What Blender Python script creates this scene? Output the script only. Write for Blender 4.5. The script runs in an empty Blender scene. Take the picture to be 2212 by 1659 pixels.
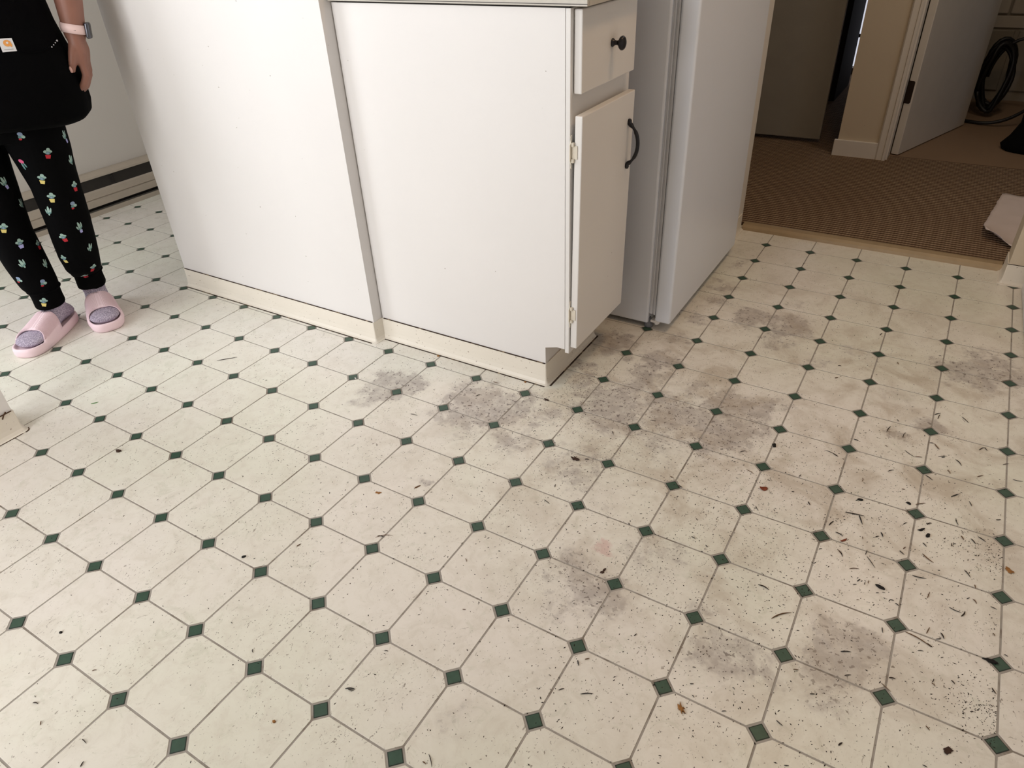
import bpy, bmesh, math, random
from mathutils import Vector, Matrix, noise as mnoise
from mathutils.bvhtree import BVHTree

random.seed(7)
PI = math.pi
SC = bpy.context.scene
COL = SC.collection

# ------------------------------------------------------------------ camera
cam_data = bpy.data.cameras.new('camera')
cam_data.sensor_width = 36.0
cam_data.lens = 1512.55 / 2212 * 36.0
cam_data.clip_start = 0.02
cam = bpy.data.objects.new('camera', cam_data)
COL.objects.link(cam)
cam.matrix_world = Matrix(((0.856765, -0.260698, 0.444961, 0.775706),
                           (0.514152, 0.498773, -0.697763, -0.515745),
                           (-0.040029, 0.826597, 0.561370, 1.044896),
                           (0, 0, 0, 1)))
SC.camera = cam

# ------------------------------------------------------------------ world, lights, exposure
SC.view_settings.view_transform = 'Standard'
SC.view_settings.look = 'None'
SC.view_settings.gamma = 1.0
SC.view_settings.use_curve_mapping = False
SC.view_settings.exposure = 0.0
world = bpy.data.worlds.new('world')
SC.world = world
world.use_nodes = True
bgn = world.node_tree.nodes['Background']
bgn.inputs[0].default_value = (0.62, 0.78, 1.0, 1)
bgn.inputs[1].default_value = 0.6


def area_light(name, loc, direction, sx, sy, power, color):
    d = bpy.data.lights.new(name, 'AREA')
    d.shape = 'RECTANGLE'
    d.size, d.size_y = sx, sy
    d.energy = power
    d.color = color
    o = bpy.data.objects.new(name, d)
    COL.objects.link(o)
    o.location = loc
    o.rotation_euler = Vector(direction).to_track_quat('-Z', 'Y').to_euler()
    return o


# daylight entering through the dining window and the glazed patio door behind the camera
area_light('window_daylight', (-2.36, -1.15, 1.50), (1, 0.0, -0.12), 1.7, 1.25, 40, (0.95, 0.97, 1.0))
area_light('patio_daylight', (-0.80, -2.36, 1.25), (0.0, 1, -0.1), 1.5, 2.0, 66, (1.0, 0.99, 0.985))

# ------------------------------------------------------------------ materials
MATS = {}


def lin(c):
    return tuple((v / 255 / 12.92) if v / 255 <= 0.04045 else ((v / 255 + 0.055) / 1.055) ** 2.4 for v in c)


class NT:
    def __init__(self, name, rough=0.5, metal=0.0, spec=0.5):
        self.m = bpy.data.materials.new(name)
        self.m.use_nodes = True
        self.t = self.m.node_tree
        self.b = self.t.nodes['Principled BSDF']
        self.b.inputs['Roughness'].default_value = rough
        self.b.inputs['Metallic'].default_value = metal
        self.b.inputs['Specular IOR Level'].default_value = spec
        MATS[name] = self.m
        self._pos = None

    def n(self, typ, **kw):
        nd = self.t.nodes.new(typ)
        for k, v in kw.items():
            setattr(nd, k, v)
        return nd

    def link(self, a, b):
        self.t.links.new(a, b)

    @property
    def pos(self):
        if self._pos is None:
            self._pos = self.n('ShaderNodeNewGeometry').outputs['Position']
        return self._pos

    def scaled(self, vec, s):
        nd = self.n('ShaderNodeVectorMath', operation='MULTIPLY')
        self.link(vec, nd.inputs[0])
        nd.inputs[1].default_value = s
        return nd.outputs[0]

    def noise(self, scale, detail=3, rough=0.55, vec=None, dist=0.0, out='Fac'):
        nd = self.n('ShaderNodeTexNoise')
        nd.inputs['Scale'].default_value = scale
        nd.inputs['Detail'].default_value = detail
        nd.inputs['Roughness'].default_value = rough
        nd.inputs['Distortion'].default_value = dist
        self.link(vec if vec is not None else self.pos, nd.inputs['Vector'])
        return nd.outputs[out]

    def rng(self, val, a, b, c=0.0, d=1.0, smooth=True):
        nd = self.n('ShaderNodeMapRange')
        if smooth:
            nd.interpolation_type = 'SMOOTHSTEP'
        self.link(val, nd.inputs['Value'])
        nd.inputs['From Min'].default_value = a
        nd.inputs['From Max'].default_value = b
        nd.inputs['To Min'].default_value = c
        nd.inputs['To Max'].default_value = d
        return nd.outputs['Result']

    def math(self, op, a, b=None):
        nd = self.n('ShaderNodeMath', operation=op)
        for i, v in enumerate((a, b)):
            if v is None:
                continue
            if isinstance(v, (int, float)):
                nd.inputs[i].default_value = v
            else:
                self.link(v, nd.inputs[i])
        return nd.outputs[0]

    def mix(self, fac, a, b):
        nd = self.n('ShaderNodeMix', data_type='RGBA')
        for sock, v in ((nd.inputs['Factor'], fac), (nd.inputs['A'], a), (nd.inputs['B'], b)):
            if isinstance(v, (int, float)):
                sock.default_value = v
            elif isinstance(v, tuple):
                sock.default_value = (*v[:3], 1)
            else:
                self.link(v, sock)
        return nd.outputs['Result']

    def color(self, v):
        if isinstance(v, tuple):
            self.b.inputs['Base Color'].default_value = (*v[:3], 1)
        else:
            self.link(v, self.b.inputs['Base Color'])

    def bump(self, h, strength=0.2, dist=0.002):
        nd = self.n('ShaderNodeBump')
        nd.inputs['Strength'].default_value = strength
        nd.inputs['Distance'].default_value = dist
        self.link(h, nd.inputs['Height'])
        self.link(nd.outputs['Normal'], self.b.inputs['Normal'])


def simple(name, rgb, rough=0.5, metal=0.0, var=0.06, scale=12, spec=0.5, bump=0.0, bscale=200):
    m = NT(name, rough, metal, spec)
    c = lin(rgb)
    dark = tuple(v * (1 - 2 * var) for v in c)
    m.color(m.mix(m.noise(scale), dark, c))
    if bump:
        m.bump(m.noise(bscale, 2), bump, 0.001)
    return m


def painted(name, rgb, rough, specks=0.0, scuff=(120, 108, 95), bump=0.12):
    """white painted board: roller texture, a few dark dings and hairline scuffs"""
    m = NT(name, rough)
    c = lin(rgb)
    col = m.mix(m.noise(2.2, 4), tuple(v * 0.93 for v in c), c)
    if specks:
        s = m.rng(m.noise(120, 1, 0.4), 0.845 - specks * 0.03, 0.86 - specks * 0.03)
        col = m.mix(m.math('MULTIPLY', s, 0.8), col, lin(scuff))
        sv = m.scaled(m.pos, (60, 60, 12))
        s2 = m.rng(m.noise(1.0, 2, 0.6, vec=sv, dist=1.5), 0.81, 0.84)
        col = m.mix(m.math('MULTIPLY', s2, 0.6), col, lin((150, 140, 130)))
    m.color(col)
    m.bump(m.noise(170, 2), bump, 0.0015)
    return m


painted('cabinet_paint', (233, 230, 228), 0.42, 1.0)
painted('cabinet_face', (231, 228, 225), 0.40, 0.8, bump=0.06)
painted('wall_paint', (231, 228, 226), 0.55, 0.8)
painted('wall_warm', (214, 200, 178), 0.6, 0.3)
painted('dining_wall', (214, 208, 200), 0.6, 0.0)
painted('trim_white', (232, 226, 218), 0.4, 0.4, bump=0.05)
painted('ceiling_paint', (208, 204, 196), 0.8)
simple('hall_door_grey', (150, 145, 136), 0.5, bump=0.05)
simple('hall_door_white', (226, 220, 212), 0.28, bump=0.02)
simple('counter_laminate', (206, 200, 190), 0.4, var=0.1, scale=70)
simple('counter_seam', (60, 54, 48), 0.5)
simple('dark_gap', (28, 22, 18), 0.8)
simple('fridge_white', (230, 235, 245), 0.34, bump=0.05, bscale=500, var=0.01)
simple('fridge_gasket', (226, 228, 234), 0.5)
simple('foot_grey', (120, 122, 128), 0.5)
simple('bronze_metal', (58, 58, 62), 0.28, 0.9)
simple('hinge_cream', (228, 220, 204), 0.4)
simple('hinge_brown', (46, 30, 20), 0.5, 0.3)
simple('heater_tan', (188, 176, 160), 0.5, var=0.08, scale=30)
simple('heater_dark', (42, 37, 32), 0.6, var=0.2, scale=20)
simple('threshold_tan', (176, 154, 122), 0.5, var=0.15, scale=25)
simple('grime', (92, 62, 36), 0.9, var=0.4, scale=60)
simple('raw_wood', (176, 140, 96), 0.8, var=0.2, scale=40)
simple('paper', (222, 208, 204), 0.85, var=0.04, scale=14)
simple('black_fleece', (7, 7, 8), 0.95, spec=0.05, bump=0.2, bscale=600)
simple('trouser_black', (8, 8, 9), 0.95, spec=0.06, bump=0.15, bscale=500)
simple('skin', (150, 104, 88), 0.5, var=0.12, scale=22)
simple('nail', (214, 170, 160), 0.35)
simple('hair', (24, 17, 13), 0.6, var=0.3, scale=60)
simple('eye_white', (225, 220, 215), 0.3)
simple('lip', (140, 78, 70), 0.5)
simple('pink_foam', (250, 224, 232), 0.55, var=0.02)
simple('watch_band', (238, 208, 204), 0.5, var=0.02)
simple('watch_case', (96, 98, 106), 0.25, 0.8)
simple('zip_metal', (205, 205, 210), 0.25, 0.9)
simple('tag_white', (222, 222, 224), 0.7, var=0.02)
simple('tag_orange', (232, 160, 84), 0.7, var=0.02)
simple('tag_grey', (170, 168, 168), 0.7)
simple('print_mint', (176, 208, 198), 0.85, var=0.25, scale=180)
simple('print_teal', (112, 156, 154), 0.85, var=0.25, scale=180)
simple('print_blue', (150, 170, 200), 0.85, var=0.2, scale=180)
simple('print_red', (188, 36, 50), 0.85)
simple('print_yellow', (226, 208, 126), 0.85)
simple('print_lavender', (172, 172, 226), 0.85)
simple('print_pink', (214, 92, 134), 0.85)
simple('rubber_black', (16, 15, 15), 0.5)
simple('cloth_black', (10, 9, 9), 0.9, spec=0.1)
simple('vanity_white', (200, 192, 182), 0.5)
simple('vanity_shade', (150, 142, 130), 0.6)
simple('needle_dark', (52, 36, 24), 0.8, var=0.3, scale=90)
simple('needle_black', (26, 20, 17), 0.8, var=0.2, scale=90)
simple('needle_tan', (118, 84, 52), 0.8, var=0.3, scale=90)
simple('leaf_red', (138, 62, 30), 0.6, var=0.25, scale=120)
simple('crumb_brown', (72, 48, 36), 0.85, var=0.3, scale=200)
simple('crumb_amber', (176, 122, 62), 0.8, var=0.3, scale=200)
simple('crumb_black', (20, 16, 15), 0.8, var=0.3, scale=200)
simple('leaf_green', (82, 132, 66), 0.6)
simple('chip_white', (236, 232, 228), 0.6)
simple('dark_furniture', (36, 30, 26), 0.8)
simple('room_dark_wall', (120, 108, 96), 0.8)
simple('plain_tan_floor', (150, 124, 100), 0.6, var=0.1, scale=4)
simple('lamp_metal', (210, 206, 198), 0.4, 0.4)

m = NT('window_bright', 0.5)
m.color((0.8, 0.8, 0.85))
m.b.inputs['Emission Color'].default_value = (0.86, 0.88, 1.0, 1)
m.b.inputs['Emission Strength'].default_value = 0.75
m = NT('lamp_glow', 0.5)
m.b.inputs['Emission Color'].default_value = (1.0, 0.86, 0.66, 1)
m.b.inputs['Emission Strength'].default_value = 2.0

# heathered sock knit
m = NT('sock_knit', 0.9, spec=0.1)
sc_ = m.rng(m.noise(420, 2, 0.6), 0.42, 0.62)
col = m.mix(sc_, lin((150, 140, 160)), lin((206, 196, 212)))
dk = m.rng(m.noise(330, 1, 0.5), 0.66, 0.70)
m.color(m.mix(dk, col, lin((96, 86, 106))))
m.bump(m.noise(700, 2), 0.4, 0.001)

# cove base: cream vinyl, dirtier low down where the mop reaches
m = NT('cove_vinyl', 0.38)
col = m.mix(m.noise(3.0, 4), lin((226, 218, 204)), lin((234, 228, 217)))
sp = m.rng(m.noise(160, 2, 0.5), 0.70, 0.73)
m.color(m.mix(m.math('MULTIPLY', sp, 0.7), col, lin((120, 96, 72))))
m.bump(m.noise(60, 2), 0.06, 0.002)

# grime and painted shade seam: broken brown line along joints
m = NT('grime_shade_seam', 0.9)
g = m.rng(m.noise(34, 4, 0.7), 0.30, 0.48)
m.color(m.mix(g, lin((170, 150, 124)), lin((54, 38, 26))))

# berber carpet: rows of loops
m = NT('berber_carpet', 0.95, spec=0.1)
sep = m.n('ShaderNodeSeparateXYZ')
m.link(m.pos, sep.inputs[0])
wob = m.math('MULTIPLY', m.noise(9, 2), 0.006)
yy = m.math('ADD', sep.outputs['Y'], wob)
row = m.math('SINE', m.math('MULTIPLY', yy, 2 * PI / 0.020))
lp = m.math('SINE', m.math('MULTIPLY', sep.outputs['X'], 2 * PI / 0.011))
h = m.math('ADD', m.math('MULTIPLY', row, 0.9), m.math('MULTIPLY', lp, 0.18))
h = m.math('ADD', h, m.math('MULTIPLY', m.noise(260, 2), 1.3))
f = m.rng(h, -0.2, 1.9)
col = m.mix(f, lin((98, 78, 62)), lin((186, 160, 134)))
big = m.rng(m.noise(2.2, 4), 0.35, 0.7)
col = m.mix(m.math('MULTIPLY', big, 0.35), col, lin((124, 100, 82)))
m.color(col)
m.bump(h, 0.9, 0.004)

# spills on the floor: x, y, radius, strength
STAINS = [
    (0.268, 0.790, 0.050, 0.60), (0.337, 0.892, 0.050, 0.65), (0.471, 0.776, 0.050, 0.50), (0.096, 0.677, 0.050, 0.50),
    (0.011, 0.709, 0.045, 0.60), (0.211, 0.907, 0.045, 0.60), (0.261, 0.644, 0.050, 0.45), (0.368, 0.750, 0.050, 0.50),
    (0.257, 1.335, 0.035, 0.60), (0.266, 1.582, 0.030, 0.55), (0.274, 1.763, 0.030, 0.50), (0.070, 0.948, 0.030, 0.60),
    (0.549, 0.877, 0.050, 0.50), (0.852, 1.186, 0.040, 0.35), (0.378, 0.983, 0.035, 0.50),
    (-0.332, 0.631, 0.050, 0.90), (-0.362, 0.571, 0.040, 0.50), (-0.067, 0.656, 0.085, 0.80), (0.063, 0.577, 0.055, 0.50),
    (-0.071, 0.578, 0.050, 0.40), (0.212, 0.804, 0.075, 0.80), (0.238, 0.983, 0.050, 0.75), (0.256, 1.071, 0.040, 0.70),
    (0.104, 0.864, 0.050, 0.50), (0.397, 0.858, 0.065, 0.70), (0.504, 0.958, 0.055, 0.80), (0.488, 0.824, 0.055, 0.70),
    (0.559, 1.009, 0.040, 0.60), (0.377, 0.669, 0.050, 0.35), (0.246, 0.580, 0.065, 0.50), (0.324, 0.535, 0.050, 0.30),
    (0.109, 1.092, 0.050, 0.70), (0.051, 1.091, 0.045, 0.60), (0.246, 1.206, 0.040, 0.50), (0.403, 1.409, 0.050, 0.70),
    (0.509, 1.415, 0.050, 0.70), (0.519, 1.317, 0.040, 0.50), (0.287, 1.466, 0.050, 0.50), (0.623, 1.234, 0.040, 0.40),
    (0.718, 1.363, 0.050, 0.40), (0.983, 1.371, 0.065, 0.80), (0.943, 1.338, 0.050, 0.60), (1.011, 1.461, 0.050, 0.60),
    (1.075, 1.419, 0.040, 0.70), (0.891, 1.099, 0.030, 0.60), (0.856, 1.020, 0.014, 0.90), (0.670, 0.268, 0.050, 0.60),
    (0.728, 0.281, 0.040, 0.50), (0.853, 0.351, 0.050, 0.70), (0.841, 0.296, 0.050, 0.50), (0.378, 0.275, 0.060, 0.50),
    (0.434, 0.257, 0.045, 0.60), (0.385, 0.207, 0.045, 0.40), (0.508, 0.412, 0.055, 0.40), (0.490, 0.363, 0.045, 0.30),
    (0.622, 0.423, 0.045, 0.30), (0.827, 0.714, 0.045, 0.30), (0.839, 0.815, 0.045, 0.30), (-0.045, 0.540, 0.040, 0.40),
    (-0.166, 0.593, 0.040, 0.40), (0.640, 1.695, 0.050, 0.30), (0.368, -0.053, 0.030, 0.35), (-0.034, 0.394, 0.020, 0.50),
    (0.503, 1.558, 0.030, 0.40),
]
# dry needles: both ends on the floor, in tenths of a millimetre
NEEDLES = [
    (8271,10174,8324,10443), (8613,10121,8641,10342), (8708,9659,8930,9504), (8929,9514,9068,9567), (9364,9753,9534,9866), (9432,9758,9497,9809), (9700,9826,9826,9650), (9570,9356,9638,9254),
    (9718,11614,9879,11409), (9159,11400,9287,11544), (9239,11255,9272,11473), (10133,9404,10244,9515), (9187,8959,9335,8852), (9704,8478,9838,8647), (10036,8495,10085,8369), (8050,8116,8050,8242),
    (8081,8093,8124,8082), (8033,7437,8158,7533), (8478,8715,8594,8829), (8804,8263,8869,8279), (7906,6989,8252,7052), (8158,7036,8261,6791), (7839,6323,7988,6282), (8313,6448,8334,6376),
    (8531,6547,8592,6614), (8605,6735,8658,6625), (8954,7171,9019,7264), (9106,7895,9272,8032), (9356,7383,9435,7470), (9833,7849,9893,7656), (10513,8169,10595,8222), (9951,7369,10004,7274),
    (10117,7377,10204,7261), (10228,7501,10372,7414), (9334,6823,9408,6750), (9032,6474,9072,6556), (8980,6405,9072,6336), (8438,5986,8446,6131), (9810,6983,9815,7087), (7957,5881,8052,5773),
    (9829,7054,9885,7094), (10230,10587,10288,10479), (10129,10421,10217,10569), (9258,10207,9369,10042), (9160,10194,9249,10214), (10777,9667,10965,9695), (10590,10103,10705,10202), (8302,9639,8365,9604),
    (8410,10796,8463,10731), (7651,9549,7758,9531), (7349,8792,7463,8732), (8106,13499,8153,13391), (6803,11964,6874,12045), (7505,14782,7546,14936), (9016,14341,9081,14358), (9359,6522,9560,6375),
    (10057,6460,10165,6308), (9249,5867,9481,5910), (8466,5958,8644,5727), (8236,5482,8397,5564), (8726,5914,8771,5900), (8407,5241,8449,5319), (8540,5223,8540,5296), (8589,5287,8585,5358),
    (8354,5127,8414,5164), (8740,5126,8789,5154), (8834,5196,8879,5203), (8465,4801,8513,4818), (8969,5082,9040,5094), (9063,5048,9128,5016), (8093,4724,8137,4713), (9539,5441,9564,5613),
    (9425,5466,9432,5515), (9880,5408,10074,5382), (10073,5292,10124,5443), (10223,5798,10287,5710), (10132,5755,10175,5813), (10054,5735,10076,5723), (10496,5769,10595,5750), (9597,4628,9633,4792),
    (9800,4758,9860,4651), (9741,4584,9819,4643), (9506,4197,9591,4233), (9286,4492,9696,4374), (9630,4428,9710,4382), (8418,3564,8570,3641), (8553,3135,8643,3200), (9078,3283,9231,3191),
    (9166,3437,9262,3465), (8475,2976,8478,3022), (10016,3869,10072,3818), (9757,3667,9813,3630), (9765,3686,9782,3765), (10243,3432,10250,3475), (10571,4031,10630,3948), (9748,2852,9807,2799),
    (8677,1899,8723,1970), (9767,2193,9830,2188), (10718,4799,10777,4781), (10549,5178,10581,5118), (8939,4403,8965,4290), (9307,3624,9336,3612), (9841,4231,9879,4267), (10238,6167,10258,6070),
    (10492,7077,10527,7037), (10163,6798,10203,6827), (5516,7880,5605,7979), (5808,7342,5990,7267), (7170,8835,7453,8749), (6853,7646,6882,7739), (7693,6450,7754,6615), (6814,11955,6875,12038),
    (6826,7092,6874,7133), (7001,6842,7031,6835), (7188,6944,7248,6859), (5950,5530,5966,5569), (5414,4855,5504,4841), (5724,4773,5783,4744), (3294,8051,3423,8088), (7462,8218,7501,8192),
    (6291,7225,6353,7213), (6766,12610,6849,12637), (4224,10479,4282,10494), (4411,6342,4517,6316), (4676,6138,4777,6118), (6283,6310,6370,6196), (6870,4295,7072,4270), (7265,3668,7534,3963),
    (6387,2091,6442,2102), (7058,2056,7102,2034), (7033,1574,7095,1612), (7815,2847,7896,2879), (8141,2537,8213,2572), (7795,1842,7906,1795), (8684,1895,8723,1970), (7447,2501,7479,2486),
    (6544,1613,6589,1584), (6451,1782,6506,1813), (7241,791,7259,820), (7034,1375,7071,1358), (5968,2003,6000,1997), (8059,1208,8121,1239), (7482,4988,7497,5034), (7341,4723,7385,4747),
    (7648,5706,7702,5756), (7973,5865,8073,5721), (7870,5669,7911,5651), (1789,2206,1857,2146), (1723,-178,1790,-157), (1624,-1056,1770,-982), (1671,-1038,1768,-1004), (2415,1188,2472,1213),
    (1781,689,1809,726), (5002,752,5177,860), (4665,637,4733,711), (4786,1352,4846,1408), (4395,804,4439,799), (4689,1272,4752,1191), (4853,480,4887,489), (3443,-1374,3516,-1381),
    (3458,-1237,3610,-1369), (4095,2284,4128,2266), (5320,2175,5347,2241), (-135,1781,148,1996), (-121,1834,24,1868), (2361,4831,2331,4921), (-1066,6896,-1019,7032), (-1017,6446,-930,6506),
    (-2107,5481,-1899,5500), (-3460,6735,-3456,6794), (2338,4377,2511,4320), (-1023,7685,-864,7689), (2645,7199,2711,7138), (665,2349,709,2374), (2526,5974,2618,6012), (-1378,817,-1351,913),
    (-8702,4892,-8314,5307), (-1092,-1088,-1043,-1096), (-305,-1286,-243,-1335), (-2399,-2955,-2342,-2900), (-2709,-3796,-2611,-3761), (-2815,-3708,-2771,-3713), (-1013,-4016,-1049,-3936), (-2219,-3952,-2278,-3902),
    (-1407,-3749,-1279,-3756), (-3007,-2410,-3024,-2384),
]

# vinyl floor ------------------------------------------------------
def dirt_layer(m, col, amount=1.0):
    """spills, smears and specks that lie on the vinyl"""
    warp = m.n('ShaderNodeVectorMath', operation='SUBTRACT')
    nz = m.noise(8, 5, 0.65, out='Color')
    m.link(nz, warp.inputs[0])
    warp.inputs[1].default_value = (0.5, 0.5, 0.5)
    w2 = m.scaled(warp.outputs[0], (0.22, 0.22, 0.0))
    wp = m.n('ShaderNodeVectorMath', operation='ADD')
    m.link(m.pos, wp.inputs[0])
    m.link(w2, wp.inputs[1])
    acc = None
    for (x, y, r, s) in STAINS:
        d = m.n('ShaderNodeVectorMath', operation='DISTANCE')
        m.link(wp.outputs[0], d.inputs[0])
        d.inputs[1].default_value = (x, y, 0)
        v = m.rng(d.outputs['Value'], r * 2.3, r * 0.35, 0.0, s)
        acc = v if acc is None else m.math('MAXIMUM', acc, v)
    # ragged tide marks: the spill field broken up by noise
    rag = m.math('MULTIPLY', m.math('SUBTRACT', m.noise(20, 6, 0.68, dist=0.4), 0.5), 1.5)
    fld = m.math('ADD', acc, rag)
    cloud = m.rng(m.noise(34, 4, 0.6), 0.34, 0.62, 0.55, 1.0)
    st = m.math('MULTIPLY', m.math('MULTIPLY', m.rng(fld, 0.24, 0.60), m.rng(acc, 0.05, 0.55)), m.math('MULTIPLY', cloud, 0.72 * amount))
    soft = m.math('MULTIPLY', m.rng(acc, 0.05, 0.8), m.math('MULTIPLY', cloud, 0.30 * amount))
    st = m.math('MAXIMUM', st, soft)
    col = m.mix(st, col, lin((164, 155, 151)))
    pk = m.n('ShaderNodeVectorMath', operation='DISTANCE')      # faded pink drink spot
    m.link(wp.outputs[0], pk.inputs[0])
    pk.inputs[1].default_value = (0.403, 0.388, 0)
    col = m.mix(m.rng(pk.outputs['Value'], 0.030, 0.008, 0.0, 0.5), col, lin((206, 158, 156)))
    # splash dots gathered where the spills dried
    dots = m.rng(m.noise(105, 1, 0.4), 0.64, 0.665)
    dots = m.math('MULTIPLY', dots, m.rng(acc, 0.25, 0.6))
    col = m.mix(m.math('MULTIPLY', dots, 0.75 * amount), col, lin((116, 106, 102)))
    # ground-in grey-brown haze
    hz = m.rng(m.noise(7.5, 6, 0.66, dist=0.7), 0.42, 0.70)
    tr = m.n('ShaderNodeVectorMath', operation='DISTANCE')
    m.link(wp.outputs[0], tr.inputs[0])
    tr.inputs[1].default_value = (0.62, 0.95, 0)
    walk = m.rng(tr.outputs['Value'], 1.15, 0.25, 0.14, 1.0)      # the trodden path through the galley
    col = m.mix(m.math('MULTIPLY', m.math('MULTIPLY', hz, walk), 0.62 * amount), col, lin((178, 162, 142)))
    # short fibres and grit pressed into the surface
    fb = m.rng(m.noise(1.0, 2, 0.6, vec=m.scaled(m.pos, (120, 60, 1)), dist=2.4), 0.655, 0.70)
    gate = m.rng(m.noise(6, 3), 0.34, 0.6)
    col = m.mix(m.math('MULTIPLY', m.math('MULTIPLY', fb, gate), 0.75 * amount), col, lin((112, 98, 84)))
    gr = m.rng(m.noise(210, 1, 0.4), 0.735, 0.75)
    col = m.mix(m.math('MULTIPLY', m.math('MULTIPLY', gr, m.rng(m.noise(3.2, 3), 0.40, 0.6)), 0.75 * amount), col, lin((84, 64, 46)))
    return col


m = NT('vinyl_tile', 0.36)
a = m.mix(m.rng(m.noise(1.7, 4), 0.35, 0.68), lin((238, 233, 226)), lin((234, 234, 221)))
a = m.mix(m.math('MULTIPLY', m.rng(m.noise(30, 6, 0.7, dist=0.8), 0.42, 0.75), 0.55), a, lin((217, 211, 199)))
a = m.mix(m.math('MULTIPLY', m.rng(m.noise(17, 6, 0.75, dist=1.6), 0.56, 0.66), 0.22), a, lin((186, 190, 168)))
a = dirt_layer(m, a)
m.color(a)
m.link(m.rng(m.noise(9, 4), 0.3, 0.7, 0.27, 0.44), m.b.inputs['Roughness'])
m.bump(m.noise(75, 3, 0.6), 0.10, 0.0012)

m = NT('vinyl_green', 0.42)
m.color(m.mix(m.noise(60, 4, 0.7), lin((40, 66, 54)), lin((66, 96, 80))))
simple('vinyl_green_edge', (24, 40, 33), 0.5)
m = NT('vinyl_grout', 0.5)
a = m.mix(m.noise(30, 3), lin((150, 144, 136)), lin((176, 171, 165)))
m.color(m.mix(m.math('MULTIPLY', m.rng(m.noise(14, 4, 0.7), 0.5, 0.66), 0.6), a, lin((104, 88, 70))))
m = NT('vinyl_mat_far', 0.4)


# ------------------------------------------------------------------ mesh helpers
def link(ob, parent=None):
    COL.objects.link(ob)
    if parent is not None:
        ob.parent = parent
    return ob


def mesh_obj(name, bm, mats, parent=None, smooth=False, recalc=True):
    if recalc:
        bmesh.ops.recalc_face_normals(bm, faces=bm.faces)
    me = bpy.data.meshes.new(name)
    bm.to_mesh(me)
    bm.free()
    for k in ([mats] if isinstance(mats, str) else mats):
        me.materials.append(MATS[k])
    if smooth:
        me.shade_smooth()
    return link(bpy.data.objects.new(name, me), parent)


def add_box(bm, lo, hi, bevel=0.0, seg=2, mi=0):
    r = bmesh.ops.create_cube(bm, size=1.0)
    vs = r['verts']
    for v in vs:
        for k in range(3):
            v.co[k] = lo[k] if v.co[k] < 0 else hi[k]
    fs = list({f for v in vs for f in v.link_faces})
    for f in fs:
        f.material_index = mi
    if bevel > 0:
        es = list({e for v in vs for e in v.link_edges})
        bmesh.ops.bevel(bm, geom=es, offset=bevel, segments=seg, affect='EDGES', profile=0.5)
    return vs


def box(name, lo, hi, mat, parent=None, bevel=0.0, smooth=False):
    bm = bmesh.new()
    add_box(bm, lo, hi, bevel)
    return mesh_obj(name, bm, mat, parent, smooth)


def add_loft(bm, rings, cap=True, closed=True, mi=0):
    """rings: list of equal-length point lists"""
    vr = [[bm.verts.new(p) for p in r] for r in rings]
    n = len(vr[0])
    for a, b in zip(vr[:-1], vr[1:]):
        for i in range(n if closed else n - 1):
            j = (i + 1) % n
            f = bm.faces.new((a[i], a[j], b[j], b[i]))
            f.material_index = mi
    if cap and closed:
        for r in (vr[0], vr[-1]):
            f = bm.faces.new(r)
            f.material_index = mi
    return vr


def add_tube(bm, pts, rads, seg=8, mi=0):
    pts = [Vector(p) for p in pts]
    if isinstance(rads, (int, float)):
        rads = [rads] * len(pts)
    rings = []
    up = Vector((0, 0, 1))
    for i, p in enumerate(pts):
        t = (pts[min(i + 1, len(pts) - 1)] - pts[max(i - 1, 0)]).normalized()
        a = t.cross(up)
        if a.length < 1e-3:
            a = t.cross(Vector((1, 0, 0)))
        a.normalize()
        b = a.cross(t).normalized()
        up = b
        rings.append([p + (a * math.cos(q) + b * math.sin(q)) * rads[i] for q in (2 * PI * k / seg for k in range(seg))])
    add_loft(bm, rings, mi=mi)


def add_lathe(bm, origin, axis, prof, seg=20, mi=0):
    axis = Vector(axis).normalized()
    a = axis.orthogonal().normalized()
    b = axis.cross(a)
    o = Vector(origin)
    rings = [[o + axis * h + (a * math.cos(q) + b * math.sin(q)) * r for q in (2 * PI * k / seg for k in range(seg))] for h, r in prof]
    add_loft(bm, rings, mi=mi)


def add_prism(bm, poly, z0, z1, axis=2, mi=0):
    """poly 2D points; axis = extrusion axis (2: xy->z, 1: xz->y, 0: yz->x)"""
    def mk(p, h):
        if axis == 2:
            return (p[0], p[1], h)
        if axis == 1:
            return (p[0], h, p[1])
        return (h, p[0], p[1])
    add_loft(bm, [[mk(p, z0) for p in poly], [mk(p, z1) for p in poly]], mi=mi)


def remesh(bm, voxel, mats, name, parent=None, smooth_it=4, factor=0.5):
    ob = mesh_obj(name + '_source', bm, mats)
    md = ob.modifiers.new('remesh', 'REMESH')
    md.mode = 'VOXEL'
    md.voxel_size = voxel
    ms = ob.modifiers.new('smooth', 'SMOOTH')
    ms.iterations = smooth_it
    ms.factor = factor
    dg = bpy.context.evaluated_depsgraph_get()
    me = bpy.data.meshes.new_from_object(ob.evaluated_get(dg))
    bpy.data.objects.remove(ob)
    me.name = name
    me.materials.clear()
    for k in ([mats] if isinstance(mats, str) else mats):
        me.materials.append(MATS[k])
    me.shade_smooth()
    return link(bpy.data.objects.new(name, me), parent)


def thing(name, label, cat, loc=(0, 0, 0), group=None):
    o = bpy.data.objects.new(name, None)
    o.empty_display_size = 0.1
    o.location = loc
    COL.objects.link(o)
    return tag(o, label, cat, group)


def tag(o, label, cat, group=None):
    o['label'] = label
    o['category'] = cat
    if group:
        o['group'] = group
    return o


def structure(o, label, cat):
    o['kind'] = 'structure'
    return tag(o, label, cat)


def adopt(parent, *obs):
    """parent objects built in world coordinates under an Empty that stands elsewhere"""
    for o in obs:
        o.parent = parent
        o.matrix_parent_inverse = parent.matrix_world.inverted() if parent.matrix_world != Matrix() else Matrix.Translation(-Vector(parent.location))


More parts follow.
